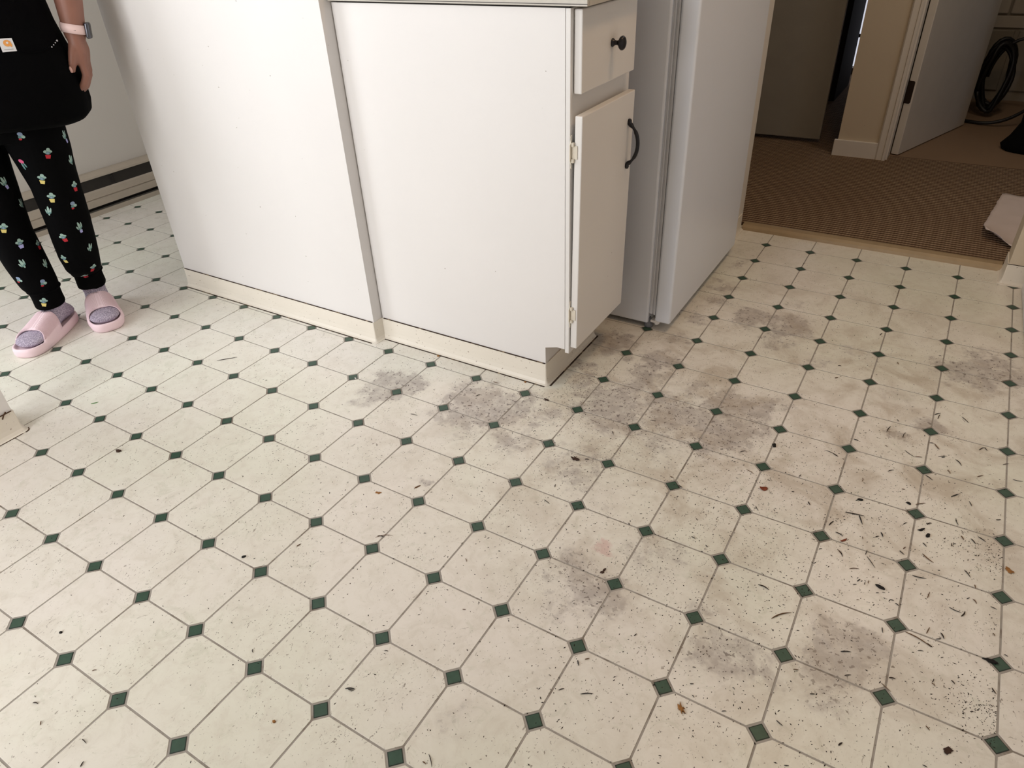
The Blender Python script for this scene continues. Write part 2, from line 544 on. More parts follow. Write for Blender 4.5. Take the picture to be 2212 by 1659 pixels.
COVE = [(0.0, 1.0), (0.003, 1.0), (0.0034, 0.36), (0.005, 0.17), (0.009, 0.06), (0.0135, 0.022), (0.0135, 0.0), (0.0, 0.0)]


def add_cove(bm, path, h):
    """path: list of (x, y, nx, ny) stations; the cove flares outward along n"""
    rings = []
    for (x, y, nx, ny) in path:
        rings.append([(x + nx * o, y + ny * o, z * h) for o, z in COVE])
    add_loft(bm, rings)


def corner(x, y, a0, a1, k=6):
    return [(x, y, math.cos(a0 + (a1 - a0) * i / k), math.sin(a0 + (a1 - a0) * i / k)) for i in range(k + 1)]


# ------------------------------------------------------------------ the room
T = 0.1524
YT = 2.085          # threshold line
floor = structure(box('floor', (-2.42, -2.42, -0.06), (1.80, 2.10, -0.0008), 'vinyl_grout'),
                  'cream vinyl kitchen floor with small green diamond insets', 'floor')


def octagon(hi, c):
    return [(hi, hi - c), (hi - c, hi), (-hi + c, hi), (-hi, hi - c), (-hi, -hi + c), (-hi + c, -hi), (hi - c, -hi), (hi, -hi + c)]


def tile_bm(bm, cx, cy):
    hi = (T - 0.0034) / 2
    base = octagon(hi, 0.0183)
    top = octagon(hi - 0.0003, 0.0183)
    rings = [[(cx + x, cy + y, -0.0008) for x, y in base], [(cx + x, cy + y, -0.0003) for x, y in base], [(cx + x, cy + y, 0.0) for x, y in top]]
    vr = [[bm.verts.new(p) for p in r] for r in rings]
    for a, b in zip(vr[:-1], vr[1:]):
        for i in range(8):
            j = (i + 1) % 8
            bm.faces.new((a[i], a[j], b[j], b[i]))
    bm.faces.new(vr[-1])


def inset_bm(bm, cx, cy):
    d = 0.0114 * math.sqrt(2)
    e = 0.0100 * math.sqrt(2)
    sq = lambda r, z: [(cx + r, cy, z), (cx, cy + r, z), (cx - r, cy, z), (cx, cy - r, z)]
    vr = [[bm.verts.new(p) for p in r] for r in (sq(d, -0.0008), sq(d, -0.00035), sq(e, -0.0001))]
    for k, (a, b) in enumerate(zip(vr[:-1], vr[1:])):
        for i in range(4):
            f = bm.faces.new((a[i], a[(i + 1) % 4], b[(i + 1) % 4], b[i]))
            f.material_index = 1
    bm.faces.new(vr[-1])


def blocked(x, y, r):
    for (x0, x1, y0, y1) in ((-1.37, -0.522, 0.79, 2.1), (-0.55, 0.03, 0.83, 2.1), (-0.5, 0.15, 1.24, 1.86), (1.10, 1.9, -0.5, 2.1), (-1.3, -1.05, -2.4, 0.0)):
        if x0 + r < x < x1 - r and y0 + r < y < y1 - r:
            return True
    return y > YT + r


def size_in_view(x, y):
    q = cam.matrix_world.inverted() @ Vector((x, y, 0))
    if q.z > -0.2:
        return 0
    fx, fy = 1512.55 * q.x / -q.z, 1512.55 * q.y / -q.z
    if abs(fx) > 1106 + 70 or abs(fy) > 830 + 70:
        return 0
    return 1 / (q.length ** 2)


def lay(name, make, off, mats):
    spots = []
    for i in range(-18, 13):
        for j in range(-17, 15):
            x, y = (i + off) * T, (j + off) * T
            if not (-2.40 + 0.02 < x < 1.78 and -2.4 < y < 2.10) or blocked(x, y, T * 0.55):
                continue
            spots.append((size_in_view(x, y), x, y))
    spots.sort(reverse=True)
    bm = bmesh.new()
    make(bm, 0, 0)
    first = mesh_obj(name, bm, mats, floor, recalc=False)
    near = [s for s in spots if s[0] > 0][:300]
    rest = [s for s in spots if s[0] <= 0] + [s for s in spots if s[0] > 0][300:]
    for k, (_, x, y) in enumerate(near):
        o = first if k == 0 else link(bpy.data.objects.new(name, first.data), floor)
        o.location = (x, y, 0)
    bm = bmesh.new()
    for (_, x, y) in rest:
        make(bm, x, y)
    o = mesh_obj(name + '_surround', bm, mats, floor, recalc=False)
    o['kind'] = 'stuff'
    return len(near)


lay('tile', tile_bm, 0.5, ['vinyl_tile'])
lay('green_inset', inset_bm, 0.0, ['vinyl_green', 'vinyl_green_edge'])

# hall and back rooms floor
hall = structure(box('floor_hall', (-1.2, 2.13, -0.04), (2.4, 3.235, 0.012), 'berber_carpet'), 'brown looped berber carpet of the hall', 'carpet')
structure(box('floor_bedroom', (-1.2, 3.235, -0.04), (0.36, 5.2, 0.011), 'berber_carpet'), 'brown carpet of the dark room behind the grey door', 'carpet')
structure(box('floor_bath', (0.36, 3.235, -0.04), (2.4, 5.2, 0.008), 'plain_tan_floor'), 'smooth tan floor of the room behind the open white door', 'floor')
bm = bmesh.new()
add_loft(bm, [[(x, 2.084, 0.0), (x, 2.088, 0.010), (x, 2.098, 0.018), (x, 2.118, 0.020), (x, 2.134, 0.017), (x, 2.14, 0.0)] for x in (0.185, 0.45, 0.75, 1.03)])
structure(mesh_obj('trim_1', bm, 'threshold_tan'), 'beige threshold strip between vinyl floor and hall carpet', 'threshold')
structure(box('ceiling', (-2.5, -2.5, 2.40), (2.4, 5.3, 2.46), 'ceiling_paint'), 'white painted ceiling', 'ceiling')

# walls
structure(box('wall_partition', (-1.372, 0.789, 0.0), (-0.5228, 2.09, 2.40), 'wall_paint'), 'white painted partition wall with corner beside the cabinet', 'wall')


def wall_with_hole(name, lo, hi, axis, hole, mat):
    """wall slab with one rectangular opening; axis = thin axis; hole=(a0,a1,z0,z1) along the other axis"""
    bm = bmesh.new()
    o = 1 - axis
    a0, a1, z0, z1 = hole
    for (p0, p1, q0, q1) in ((lo[o], a0, lo[2], hi[2]), (a1, hi[o], lo[2], hi[2]), (a0, a1, lo[2], z0), (a0, a1, z1, hi[2])):
        if p1 - p0 < 1e-4 or q1 - q0 < 1e-4:
            continue
        l, h = [0, 0, q0], [0, 0, q1]
        l[axis], h[axis] = lo[axis], hi[axis]
        l[o], h[o] = p0, p1
        add_box(bm, l, h)
    return mesh_obj(name, bm, mat)


structure(wall_with_hole('wall_left', (-2.50, -2.5, 0), (-2.402, 2.12, 2.4), 0, (-2.03, -0.27, 0.85, 2.15), 'dining_wall'), 'pale dining wall above the baseboard heater', 'wall')
structure(wall_with_hole('wall_back', (-2.4, -2.50, 0), (2.4, -2.40, 2.4), 1, (-1.58, -0.02, 0.05, 2.28), 'wall_paint'), 'white wall with patio door behind the viewer', 'wall')
structure(box('wall_right', (1.74, -2.4, 0), (1.80, 1.99, 2.4), 'wall_paint'), 'white wall behind the right-hand counter', 'wall')
structure(box('wall_blocker', (-0.20, -1.32, 0), (1.74, -1.22, 2.4), 'wall_warm'), 'added cream wall behind the viewer that shades the right side', 'wall')  # unseen wall, added to keep patio daylight off the right side
structure(box('wall_dining_end', (-2.402, 2.02, 0), (-1.372, 2.12, 2.4), 'dining_wall'), 'pale end wall of the dining nook', 'wall')
structure(box('wall_stub_fridge', (-0.522, 1.975, 0), (0.178, 2.10, 2.4), 'trim_white'), 'white wall end between refrigerator and hall doorway', 'wall')
structure(box('wall_stub_right', (1.034, 1.990, 0), (1.80, 2.10, 2.4), 'wall_warm'), 'cream wall end right of the hall doorway', 'wall')
structure(box('wall_lintel', (0.178, 1.99, 2.05), (1.034, 2.10, 2.4), 'wall_warm'), 'wall above the hall doorway', 'wall')
structure(box('wall_hall_end_left', (-1.3, 2.1, 0), (-1.2, 5.3, 2.4), 'wall_warm'), 'left end wall of the hall', 'wall')
structure(box('wall_hall_end_right', (2.3, 2.1, 0), (2.4, 5.3, 2.4), 'wall_warm'), 'right end wall of the hall', 'wall')
structure(box('wall_hall', (0.322, 3.16, 0), (0.497, 3.27, 2.4), 'wall_warm'), 'beige wall strip between the two hall doors', 'wall')
structure(box('wall_hall_left', (-1.2, 3.16, 0), (-0.46, 3.27, 2.4), 'wall_warm'), 'beige hall wall left of the grey door', 'wall')
structure(box('wall_hall_right', (1.40, 3.16, 0), (2.3, 3.27, 2.4), 'wall_warm'), 'beige hall wall right of the open white door', 'wall')
structure(box('wall_hall_lintel', (-0.46, 3.16, 2.04), (1.40, 3.27, 2.4), 'wall_warm'), 'beige wall over the two hall doors', 'wall')
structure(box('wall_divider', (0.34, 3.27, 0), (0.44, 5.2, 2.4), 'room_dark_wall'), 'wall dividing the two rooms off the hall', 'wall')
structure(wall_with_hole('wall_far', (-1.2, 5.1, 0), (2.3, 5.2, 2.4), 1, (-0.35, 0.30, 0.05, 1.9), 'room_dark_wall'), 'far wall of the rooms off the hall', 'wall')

# cove bases
bm = bmesh.new()
add_cove(bm, [(-1.372, 0.789, 0, -1), (-0.9, 0.789, 0, -1)] + corner(-0.5258, 0.789, -PI / 2, 0) + [(-0.5228, 0.826, 1, 0)], 0.064)
bb = structure(mesh_obj('baseboard_partition', bm, 'cove_vinyl'), 'cream vinyl cove base along the partition wall', 'baseboard')
bm = bmesh.new()
add_box(bm, (-1.37, 0.7858, 0.0636), (-0.527, 0.789, 0.0654))
add_box(bm, (-1.37, 0.7720, 0.0), (-0.530, 0.7765, 0.0010))
mesh_obj('grime_shade_seam', bm, 'grime_shade_seam', bb)
bm = bmesh.new()
add_cove(bm, [(0.178, 1.93, 1, 0), (0.178, 2.075, 1, 0)] + corner(0.178, 2.082, 0, PI / 4, 3), 0.064)
structure(mesh_obj('baseboard_fridge', bm, 'cove_vinyl'), 'cream cove base at the foot of the wall end by the refrigerator', 'baseboard')
bm = bmesh.new()
add_cove(bm, [(1.034, 2.094, -1, 0)] + corner(1.034, 1.992, PI, 1.5 * PI) + [(1.14, 1.992, 0, -1)], 0.066)
bb = structure(mesh_obj('baseboard_right', bm, 'cove_vinyl'), 'cream cove base wrapped round the wall end right of the doorway', 'baseboard')
bm = bmesh.new()
add_box(bm, (1.0305, 1.9885, 0.0658), (1.12, 1.9902, 0.0674))
mesh_obj('grime_shade_seam', bm, 'grime_shade_seam', bb)
# hall baseboard and casing
structure(box('baseboard_hall', (0.308, 3.147, 0.0), (0.497, 3.16, 0.084), 'trim_white', bevel=0.002), 'white painted baseboard on the beige hall wall', 'baseboard')
bm = bmesh.new()
add_prism(bm, [(0.497, 3.160), (0.497, 3.150), (0.503, 3.144), (0.526, 3.144), (0.529, 3.139), (0.538, 3.139), (0.541, 3.143), (0.541, 3.160)], 0.0, 2.08)
add_box(bm, (0.541, 3.160, 0), (0.548, 3.27, 2.05))
structure(mesh_obj('trim_2', bm, 'trim_white'), 'white moulded casing of the open hall door', 'casing')

# wall end of the counter at the left edge
wl = structure(box('wall_near_left', (-1.17, -2.0, 0.0), (-1.046, 0.026, 0.9), 'wall_paint'), 'low white wall end poking in at the left edge', 'wall')
bm = bmesh.new()
add_cove(bm, [(-1.17, 0.026, 0, 1)] + corner(-1.046, 0.026, PI / 2, 0) + [(-1.046, -1.99, 1, 0)], 0.064)
bb = structure(mesh_obj('baseboard_near_left', bm, 'cove_vinyl'), 'cream cove base with rusty seam on the low wall end', 'baseboard')
bm = bmesh.new()
add_box(bm, (-1.0462, -0.6, 0.0636), (-1.0428, 0.024, 0.0652))
add_box(bm, (-1.034, -0.6, 0.0), (-1.0318, 0.02, 0.0016))
for k in range(7):
    a0, a1 = PI / 2 * k / 7, PI / 2 * (k + 1) / 7
    c = Vector((-1.046, 0.026, 0))
    add_prism(bm, [(c.x + math.cos(a) * r, c.y + math.sin(a) * r) for a, r in ((a0, 0.0125), (a0, 0.0155), (a1, 0.0155), (a1, 0.0125))], 0, 0.0016)
add_tube(bm, [(-1.0422, 0.012, 0.070), (-1.0415, 0.004, 0.064), (-1.041, -0.002, 0.056)], 0.0016, 5)
mesh_obj('rust_seam', bm, 'grime', bb)

# ------------------------------------------------------------------ near base cabinet
YC, XF = 0.826, 0.0935
cab = thing('base_cabinet', 'white painted base cabinet with one drawer and one door beside the refrigerator', 'cabinet', (-0.21, 0.97, 0))


def part(name, bm, mats, parent=cab, smooth=False):
    o = mesh_obj(name, bm, mats, None, smooth)
    adopt(parent, o)
    return o


bm = bmesh.new()
add_prism(bm, [(-0.5205, 0.058), (0.0268, 0.058), (0.0268, 0.112), (0.060, 0.122), (0.0818, 0.122), (0.0818, 0.884), (-0.5205, 0.884)], YC, YC + 0.016, axis=1)
part('end_panel', bm, 'cabinet_paint')
bm = bmesh.new()
add_box(bm, (-0.50, YC + 0.016, 0.118), (0.0755, 1.125, 0.884))
part('carcass', bm, 'raw_wood')
bm = bmesh.new()
FX0 = 0.0760
add_box(bm, (0.0824, YC + 0.0004, 0.112), (XF, YC + 0.030, 0.884), 0.0012)
add_box(bm, (FX0, YC + 0.0165, 0.112), (0.0830, YC + 0.030, 0.884))
add_box(bm, (FX0, 1.094, 0.112), (XF, 1.128, 0.884), 0.0008)
add_box(bm, (FX0, YC + 0.029, 0.665), (XF - 0.0006, 1.095, 0.745))
add_box(bm, (FX0, YC + 0.029, 0.862), (XF - 0.0006, 1.095, 0.884))
add_box(bm, (FX0, YC + 0.029, 0.112), (XF - 0.0006, 1.095, 0.148))
part('face_frame', bm, 'cabinet_face')
bm = bmesh.new()
add_box(bm, (0.010, YC + 0.002, 0.0), (0.0262, 1.12, 0.119))
part('toe_kick', bm, 'cabinet_face')
bm = bmesh.new()
add_cove(bm, [(-0.5225, YC, 0, -1), (-0.25, YC, 0, -1)] + corner(0.0262, YC, -PI / 2, 0) + [(0.0262, 1.0, 1, 0), (0.0262, 1.110, 1, 0), (0.0262, 1.114, 0.6, 0.1)], 0.063)
cb = part('cove_base', bm, 'cove_vinyl')
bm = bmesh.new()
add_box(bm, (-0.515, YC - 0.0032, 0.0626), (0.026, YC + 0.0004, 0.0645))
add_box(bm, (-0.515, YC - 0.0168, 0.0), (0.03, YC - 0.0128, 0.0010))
add_box(bm, (0.0390, YC - 0.004, 0.0), (0.0440, 1.115, 0.0012))  # this strip paints the shade along the cabinet's side base
o = part('grime_shade_seam', bm, 'grime_shade_seam')
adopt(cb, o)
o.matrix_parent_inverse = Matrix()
# drawer
bm = bmesh.new()
add_box(bm, (XF + 0.001, 0.838, 0.7275), (XF + 0.0195, 1.109, 0.8815), 0.0025, 2)
dr = part('drawer', bm, 'cabinet_face')
bm = bmesh.new()
add_lathe(bm, (XF + 0.0195, 0.981, 0.803), (1, 0, 0), [(0, 0.0085), (0.002, 0.0085), (0.004, 0.0066), (0.007, 0.0048), (0.012, 0.0045), (0.015, 0.0065), (0.018, 0.0115), (0.021, 0.0140), (0.024, 0.0142), (0.027, 0.0120), (0.029, 0.0080), (0.0298, 0.0025)], 24)
o = mesh_obj('knob', bm, 'bronze_metal', None, True)
o.parent = dr
o['label'] = 'dark bronze mushroom knob'
# door, hung slightly out of true: its top stands off the frame
bm = bmesh.new()
add_box(bm, (0, 0, 0), (0.0175, 0.276, 0.558), 0.0022, 2)
dm = Matrix.Translation((XF + 0.0008, 0.832, 0.1285)) @ Matrix.Rotation(math.radians(0.75), 4, 'Y')
bmesh.ops.transform(bm, matrix=dm, verts=bm.verts)
door = part('door', bm, 'cabinet_face')
# arched pull
bm = bmesh.new()
pts, rad = [], []
for k in range(25):
    u = k / 24
    z = 0.383 + 0.116 * u
    s = (u - 0.5) * 2
    fl = max(0.0, 1 - (abs(s) / 0.80) ** 2.2)
    pts.append(dm @ Vector((0.0175 + 0.003 + 0.024 * fl ** 0.75, 0.246, z)))
    rad.append(0.0046 if abs(s) < 0.55 else (0.0033 if abs(s) < 0.72 else (0.0056 if abs(s) < 0.93 else 0.0036)))
add_tube(bm, pts, rad, 10)
o = mesh_obj('handle', bm, 'bronze_metal', None, True)
o.parent = door
o.matrix_parent_inverse = Matrix()
o['label'] = 'dark bronze arched pull'
# hinges
for zc in (0.612, 0.222):
    bm = bmesh.new()
    prof = [(-0.036, 0.002), (-0.033, 0.0046), (-0.027, 0.0036), (-0.019, 0.0062), (-0.016, 0.0088), (0.016, 0.0088), (0.019, 0.0062), (0.027, 0.0036), (0.033, 0.0046), (0.036, 0.002)]
    add_prism(bm, [(0.8320 - w, zc + h) for h, w in prof] + [(0.8325, zc + 0.036), (0.8325, zc - 0.036)], XF - 0.0002, XF + 0.0016, axis=0)
    add_box(bm, (XF + 0.0016, 0.8300, zc - 0.014), (XF + 0.0150, 0.8318, zc + 0.014), 0.0004)
    for dz in (-0.017, 0.017):
        add_tube(bm, [(XF + 0.005, 0.8295, zc + dz - 0.004), (XF + 0.005, 0.8295, zc + dz + 0.004)], 0.0038, 10)
    o = mesh_obj('hinge', bm, 'hinge_cream', None)
    o.parent = door
    o['label'] = 'cream painted surface hinge'

# countertop
ct = thing('countertop', 'pale laminate countertop on the white cabinet, only its edge showing', 'countertop', (-0.2, 0.95, 0.889))
bm = bmesh.new()
add_box(bm, (-0.519, 0.822, 0.8895), (0.124, 1.19, 0.925))
o = part('slab', bm, 'counter_laminate', ct)
bm = bmesh.new()
add_box(bm, (-0.519, 0.813, 0.8885), (0.1345, 0.8215, 0.9262), 0.0008)
add_box(bm, (0.1245, 0.8220, 0.8885), (0.1350, 1.19, 0.9262), 0.0008)
part('edge_band', bm, 'counter_laminate', ct)
bm = bmesh.new()
add_box(bm, (-0.519, 0.8124, 0.8915), (0.135, 0.8132, 0.8928))
part('seam_line', bm, 'counter_seam', ct)
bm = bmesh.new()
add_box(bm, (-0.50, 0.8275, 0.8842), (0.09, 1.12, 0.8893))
part('gap_shade_strip', bm, 'dark_gap', ct)  # dark strip paints the shade in the gap under the counter

# ------------------------------------------------------------------ refrigerator
fr = thing('refrigerator', 'white refrigerator with plain slab door standing past the cabinet', 'refrigerator', (-0.15, 1.55, 0))
bm = bmesh.new()
add_box(bm, (-0.50, 1.2250, 0.0135), (0.1510, 1.868, 1.66), 0.006, 3)
part('body', bm, 'fridge_white', fr)
bm = bmesh.new()
add_box(bm, (0.1725, 1.2210, 0.0270), (0.2190, 1.868, 1.655), 0.007, 4)
part('door', bm, 'fridge_white', fr)
bm = bmesh.new()
add_box(bm, (0.1508, 1.2330, 0.044), (0.1555, 1.862, 1.645), 0.001)
add_box(bm, (0.1552, 1.2300, 0.044), (0.1605, 1.865, 1.645), 0.002)
add_box(bm, (0.1600, 1.2335, 0.044), (0.1650, 1.862, 1.645), 0.001)
add_box(bm, (0.1645, 1.2285, 0.044), (0.1705, 1.866, 1.645), 0.002)
add_box(bm, (0.1700, 1.2360, 0.044), (0.1730, 1.862, 1.645))
part('gasket', bm, 'fridge_gasket', fr)
bm = bmesh.new()
add_box(bm, (0.05, 1.245, 0.012), (0.140, 1.860, 0.040))
part('kick_grille', bm, 'dark_gap', fr)
for y in (1.232, 1.845):
    bm = bmesh.new()
    add_lathe(bm, (0.150, y + 0.006, 0.0), (0, 0, 1), [(0, 0.0125), (0.004, 0.0135), (0.014, 0.0125), (0.016, 0.007), (0.03, 0.006)], 18)
    part('levelling_foot', bm, 'foot_grey', fr, True)
bm = bmesh.new()
add_box(bm, (0.158, 1.226, 0.020), (0.186, 1.250, 0.0275), 0.002)
add_tube(bm, [(0.176, 1.232, 0.016), (0.176, 1.232, 0.034)], 0.0065, 12)
part('door_hinge', bm, 'chip_white', fr)

# ------------------------------------------------------------------ right counter cabinet
rc = thing('base_cabinet', 'white base cabinet along the right side, only a sliver showing by the wall end', 'cabinet', (1.087, 1.985, 0))
ang = math.radians(1.34)
bm = bmesh.new()
add_box(bm, (0.0, -2.3, 0.004), (0.57, -0.018, 0.88))
o1 = mesh_obj('carcass', bm, 'cabinet_paint', rc)
bm = bmesh.new()
add_box(bm, (-0.004, -2.3, 0.88), (0.57, -0.018, 0.92), 0.002)
o2 = mesh_obj('worktop', bm, 'counter_laminate', rc)
for k in range(4):
    bm = bmesh.new()
    add_box(bm, (-0.0005, -0.56 * k - 0.55, 0.14), (0.002, -0.56 * k - 0.03, 0.70), 0.0005)
    mesh_obj('door', bm, 'cabinet_face', rc)
rc.rotation_euler = (0, 0, ang)

# ------------------------------------------------------------------ baseboard heater
ht = thing('baseboard_heater', 'tan metal baseboard heater with dark slot along the dining wall', 'heater', (-2.39, 1.0, 0))
bm = bmesh.new()
add_loft(bm, [[(-2.401, y, 0.170), (-2.380, y, 0.170), (-2.352, y, 0.160), (-2.350, y, 0.152), (-2.354, y, 0.151), (-2.380, y, 0.160), (-2.401, y, 0.160)] for y in (-0.6, 2.0)])
part('top_hood', bm, 'heater_tan', ht)
bm = bmesh.new()
add_box(bm, (-2.401, -0.6, 0.012), (-2.392, 2.0, 0.160))
part('back_plate', bm, 'heater_dark', ht)
bm = bmesh.new()
add_loft(bm, [[(-2.364, y, 0.156), (-2.358, y, 0.156), (-2.352, y, 0.098), (-2.360, y, 0.098)] for y in (-0.6, 2.0)])
part('damper', bm, 'heater_dark', ht)
bm = bmesh.new()
add_loft(bm, [[(-2.356, y, 0.100), (-2.350, y, 0.106), (-2.342, y, 0.100), (-2.340, y, 0.074), (-2.345, y, 0.070), (-2.340, y, 0.066), (-2.340, y, 0.040), (-2.350, y, 0.036), (-2.352, y, 0.042)] for y in (-0.6, 2.0)])
part('front_cover', bm, 'heater_tan', ht)
bm = bmesh.new()
add_box(bm, (-2.401, -0.6, 0.0), (-2.344, 2.0, 0.004))
add_box(bm, (-2.350, -0.6, 0.004), (-2.344, 2.0, 0.020))
part('bottom_rail', bm, 'heater_tan', ht)
bm = bmesh.new()
add_box(bm, (-2.392, -0.59, 0.025), (-2.366, 1.99, 0.060))
part('heating_element', bm, 'dark_gap', ht)
for y in (0.25, 1.18, 1.82):
    bm = bmesh.new()
    add_box(bm, (-2.392, y, 0.112), (-2.351, y + 0.016, 0.145))
    part('bracket', bm, 'dark_gap', ht)

# ------------------------------------------------------------------ hall doors and what shows through them
def rotated_door(name, hinge, ang, w, t, z0, z1, mat, bevel=0.003):
    e = bpy.data.objects.new(name, None)
    e.location = hinge
    e.rotation_euler = (0, 0, ang)
    COL.objects.link(e)
    bm = bmesh.new()
    add_box(bm, (0, -t, z0), (w, 0, z1), bevel)
    mesh_obj('door_leaf', bm, mat, e)
    return e


# open white door: hinge edge towards the hall, swung into the bathroom
da = math.atan2(3.9466 - 3.2625, 0.8165 - 0.5839)
d1 = rotated_door('door_1', (0.5510, 3.2700, 0.0), da, 0.725, 0.034, 0.012, 2.02, 'hall_door_white')
structure(d1, 'white hall door swung open, brown hinge on its edge', 'door')
for zc in (0.288, 1.75):
    bm = bmesh.new()
    n = 6
    hw, hh, r = 0.0135, 0.048, 0.007
    poly = []
    for cx, cz, a in ((hw - r, hh - r, 0), (-hw, hh, None), (-hw, -hh, None), (hw - r, -hh + r, -PI / 2)):
        if a is None:
            poly.append((cx, cz))
        else:
            poly += [(cx + r * math.cos(a + PI / 2 * i / n), cz + r * math.sin(a + PI / 2 * i / n)) for i in range(n + 1)]
    add_prism(bm, [(-0.0140 - p[0] * 1.0, zc + p[1]) for p in poly], -0.0022, 0.0004, axis=0)
    mesh_obj('hinge', bm, 'hinge_brown', d1)
bm = bmesh.new()
add_lathe(bm, (0.66, -0.034, 0.95), (0, -1, 0), [(0, 0.03), (0.006, 0.03), (0.01, 0.012), (0.03, 0.012), (0.04, 0.026), (0.055, 0.026), (0.06, 0.01)], 18)
mesh_obj('door_knob', bm, 'lamp_metal', d1, True)

# grey door of the dark room, standing ajar
d2 = rotated_door('door_2', (-0.445, 3.336, 0.0), math.radians(1.5), 0.662, 0.035, 0.030, 2.02, 'hall_door_grey')
structure(d2, 'plain grey door ajar at the end of the hall', 'door')
bm = bmesh.new()
add_lathe(bm, (0.60, -0.035, 0.95), (0, -1, 0), [(0, 0.03), (0.006, 0.03), (0.01, 0.012), (0.03, 0.012), (0.04, 0.026), (0.055, 0.026), (0.06, 0.01)], 18)
mesh_obj('door_knob', bm, 'lamp_metal', d2, True)
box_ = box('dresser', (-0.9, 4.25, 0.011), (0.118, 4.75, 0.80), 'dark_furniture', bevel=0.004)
tag(box_, 'dark wooden dresser in the unlit room behind the grey door', 'dresser')

# glazed window at the far end of the dark room
w1 = bpy.data.objects.new('window_1', None)
w1.location = (0, 5.15, 0)
COL.objects.link(w1)
structure(w1, 'bright tall window at the back of the dark room', 'window')
for k, (z0, z1) in enumerate(((0.055, 0.235), (0.255, 0.90), (0.92, 1.89))):
    bm = bmesh.new()
    add_box(bm, (-0.34, -0.004, z0), (0.29, 0.004, z1))
    mesh_obj('pane', bm, 'window_bright', w1)
bm = bmesh.new()
for z in (0.235, 0.90):
    add_box(bm, (-0.35, -0.02, z), (0.30, 0.02, z + 0.02))
mesh_obj('mullion', bm, 'dark_gap', w1)

# bathroom things seen past the open door
vn = thing('vanity_cabinet', 'pale vanity cabinet with drawer fronts in the room behind the open door', 'cabinet', (1.05, 4.60, 0))
bm = bmesh.new()
add_box(bm, (0.60, 4.62, 0.008), (1.60, 5.08, 0.82))
part('carcass', bm, 'vanity_shade', vn)
for k in range(3):
    bm = bmesh.new()
    add_box(bm, (0.815 + 0.085 * k * 3 - 0.19, 4.605, 0.455), (0.815 + 0.255 * k + 0.055, 4.62, 0.60), 0.006)
    part('drawer', bm, 'vanity_white', vn)
bm = bmesh.new()
add_box(bm, (0.60, 4.610, 0.385), (1.60, 4.62, 0.445), 0.003)
part('rail', bm, 'vanity_white', vn)
for k in range(3):
    bm = bmesh.new()
    add_box(bm, (0.62 + 0.33 * k, 4.608, 0.06), (0.93 + 0.33 * k, 4.62, 0.375), 0.006)
    part('door', bm, 'vanity_shade', vn)

bm = bmesh.new()
rnd = random.Random(3)
for k in range(7):
    pts = []
    rx, rz = 0.055 + 0.012 * rnd.random(), 0.155 + 0.02 * rnd.random()
    cx, cy = 0.885 + 0.02 * rnd.random(), 4.16 + 0.018 * k
    ph = rnd.random() * 6
    for q in range(29):
        a = 2 * PI * q / 28 + ph
        pts.append((cx + rx * math.cos(a) + 0.008 * math.sin(3 * a + k), cy + 0.01 * math.sin(2 * a), 0.205 + rz * math.sin(a) + 0.01 * math.sin(2 * a + k)))
    add_tube(bm, pts, 0.0105, 8)
pts = [(0.86 + 0.14 * (1 - math.cos(a)) * 0.9, 4.22, 0.20 + 0.19 * math.sin(a)) for a in (PI * q / 20 for q in range(18))]
add_tube(bm, pts, 0.008, 8)
tag(mesh_obj('hose_coil', bm, 'rubber_black', None, True), 'coiled black vacuum hose against the pale vanity cabinet', 'hose')
bm = bmesh.new()
pts = [(0.80 + 0.30 * u, 4.02 + 0.10 * u - 0.10 * math.sin(PI * u * 0.8), 0.0175 + 0.10 * u ** 3) for u in (q / 20 for q in range(21))]
add_tube(bm, pts, 0.0085, 8)
tag(mesh_obj('power_cord', bm, 'rubber_black', None, True), 'black power cord lying on the tan floor behind the open door', 'cord')
bm = bmesh.new()
rings = []
for z, hx, hy, off in ((0.009, 0.105, 0.07, 0.0), (0.03, 0.115, 0.08, 0.0), (0.07, 0.10, 0.07, 0.012), (0.13, 0.085, 0.06, 0.02), (0.4, 0.085, 0.06, 0.02), (0.7, 0.08, 0.06, 0.02), (0.95, 0.05, 0.04, 0.02), (1.0, 0.02, 0.02, 0.02)):
    rings.append([(1.10 + off + hx * math.cos(a) * (1 + 0.06 * math.sin(5 * a + 9 * z)), 3.56 + hy * math.sin(a) * (1 + 0.06 * math.cos(4 * a)), z) for a in (2 * PI * k / 24 for k in range(24))])
add_loft(bm, rings)
tag(mesh_obj('garment_bag', bm, 'cloth_black', None, True), 'black cloth bag standing behind the open white door', 'bag')

# crumpled paper on the carpet
bm = bmesh.new()
NU, NV = 22, 26
A, B_, C_, D_ = Vector((0.944, 2.300, 0)), Vector((1.30, 2.185, 0)), Vector((1.012, 2.845, 0)), Vector((1.33, 2.80, 0))
grid = []
for j in range(NV + 1):
    row = []
    for i in range(NU + 1):
        u, v = i / NU, j / NV
        p = A.lerp(B_, u).lerp(C_.lerp(D_, u), v)
        z = 0.0185 + 0.006 * abs(mnoise.noise((u * 4.2, v * 4.5, 1.3))) + 0.004 * abs(mnoise.noise((u * 9, v * 10, 4)))
        k = max(0, 1 - (u + v * 1.25) / 0.30)
        z += 0.030 * math.sin(min(k, 1) * PI * 0.62)
        p += Vector((0.022, 0.028, 0)) * (k ** 1.5)
        ex = 0.004 * mnoise.noise((u * 8, v * 13, 7.7))
        row.append(bm.verts.new((p.x + ex, p.y + ex, z)))
    grid.append(row)
for j in range(NV):
    for i in range(NU):
        bm.faces.new((grid[j][i], grid[j][i + 1], grid[j + 1][i + 1], grid[j + 1][i]))
pp = mesh_obj('paper_sheet', bm, 'paper', None, True)
md = pp.modifiers.new('thickness', 'SOLIDIFY')
md.thickness = 0.0006
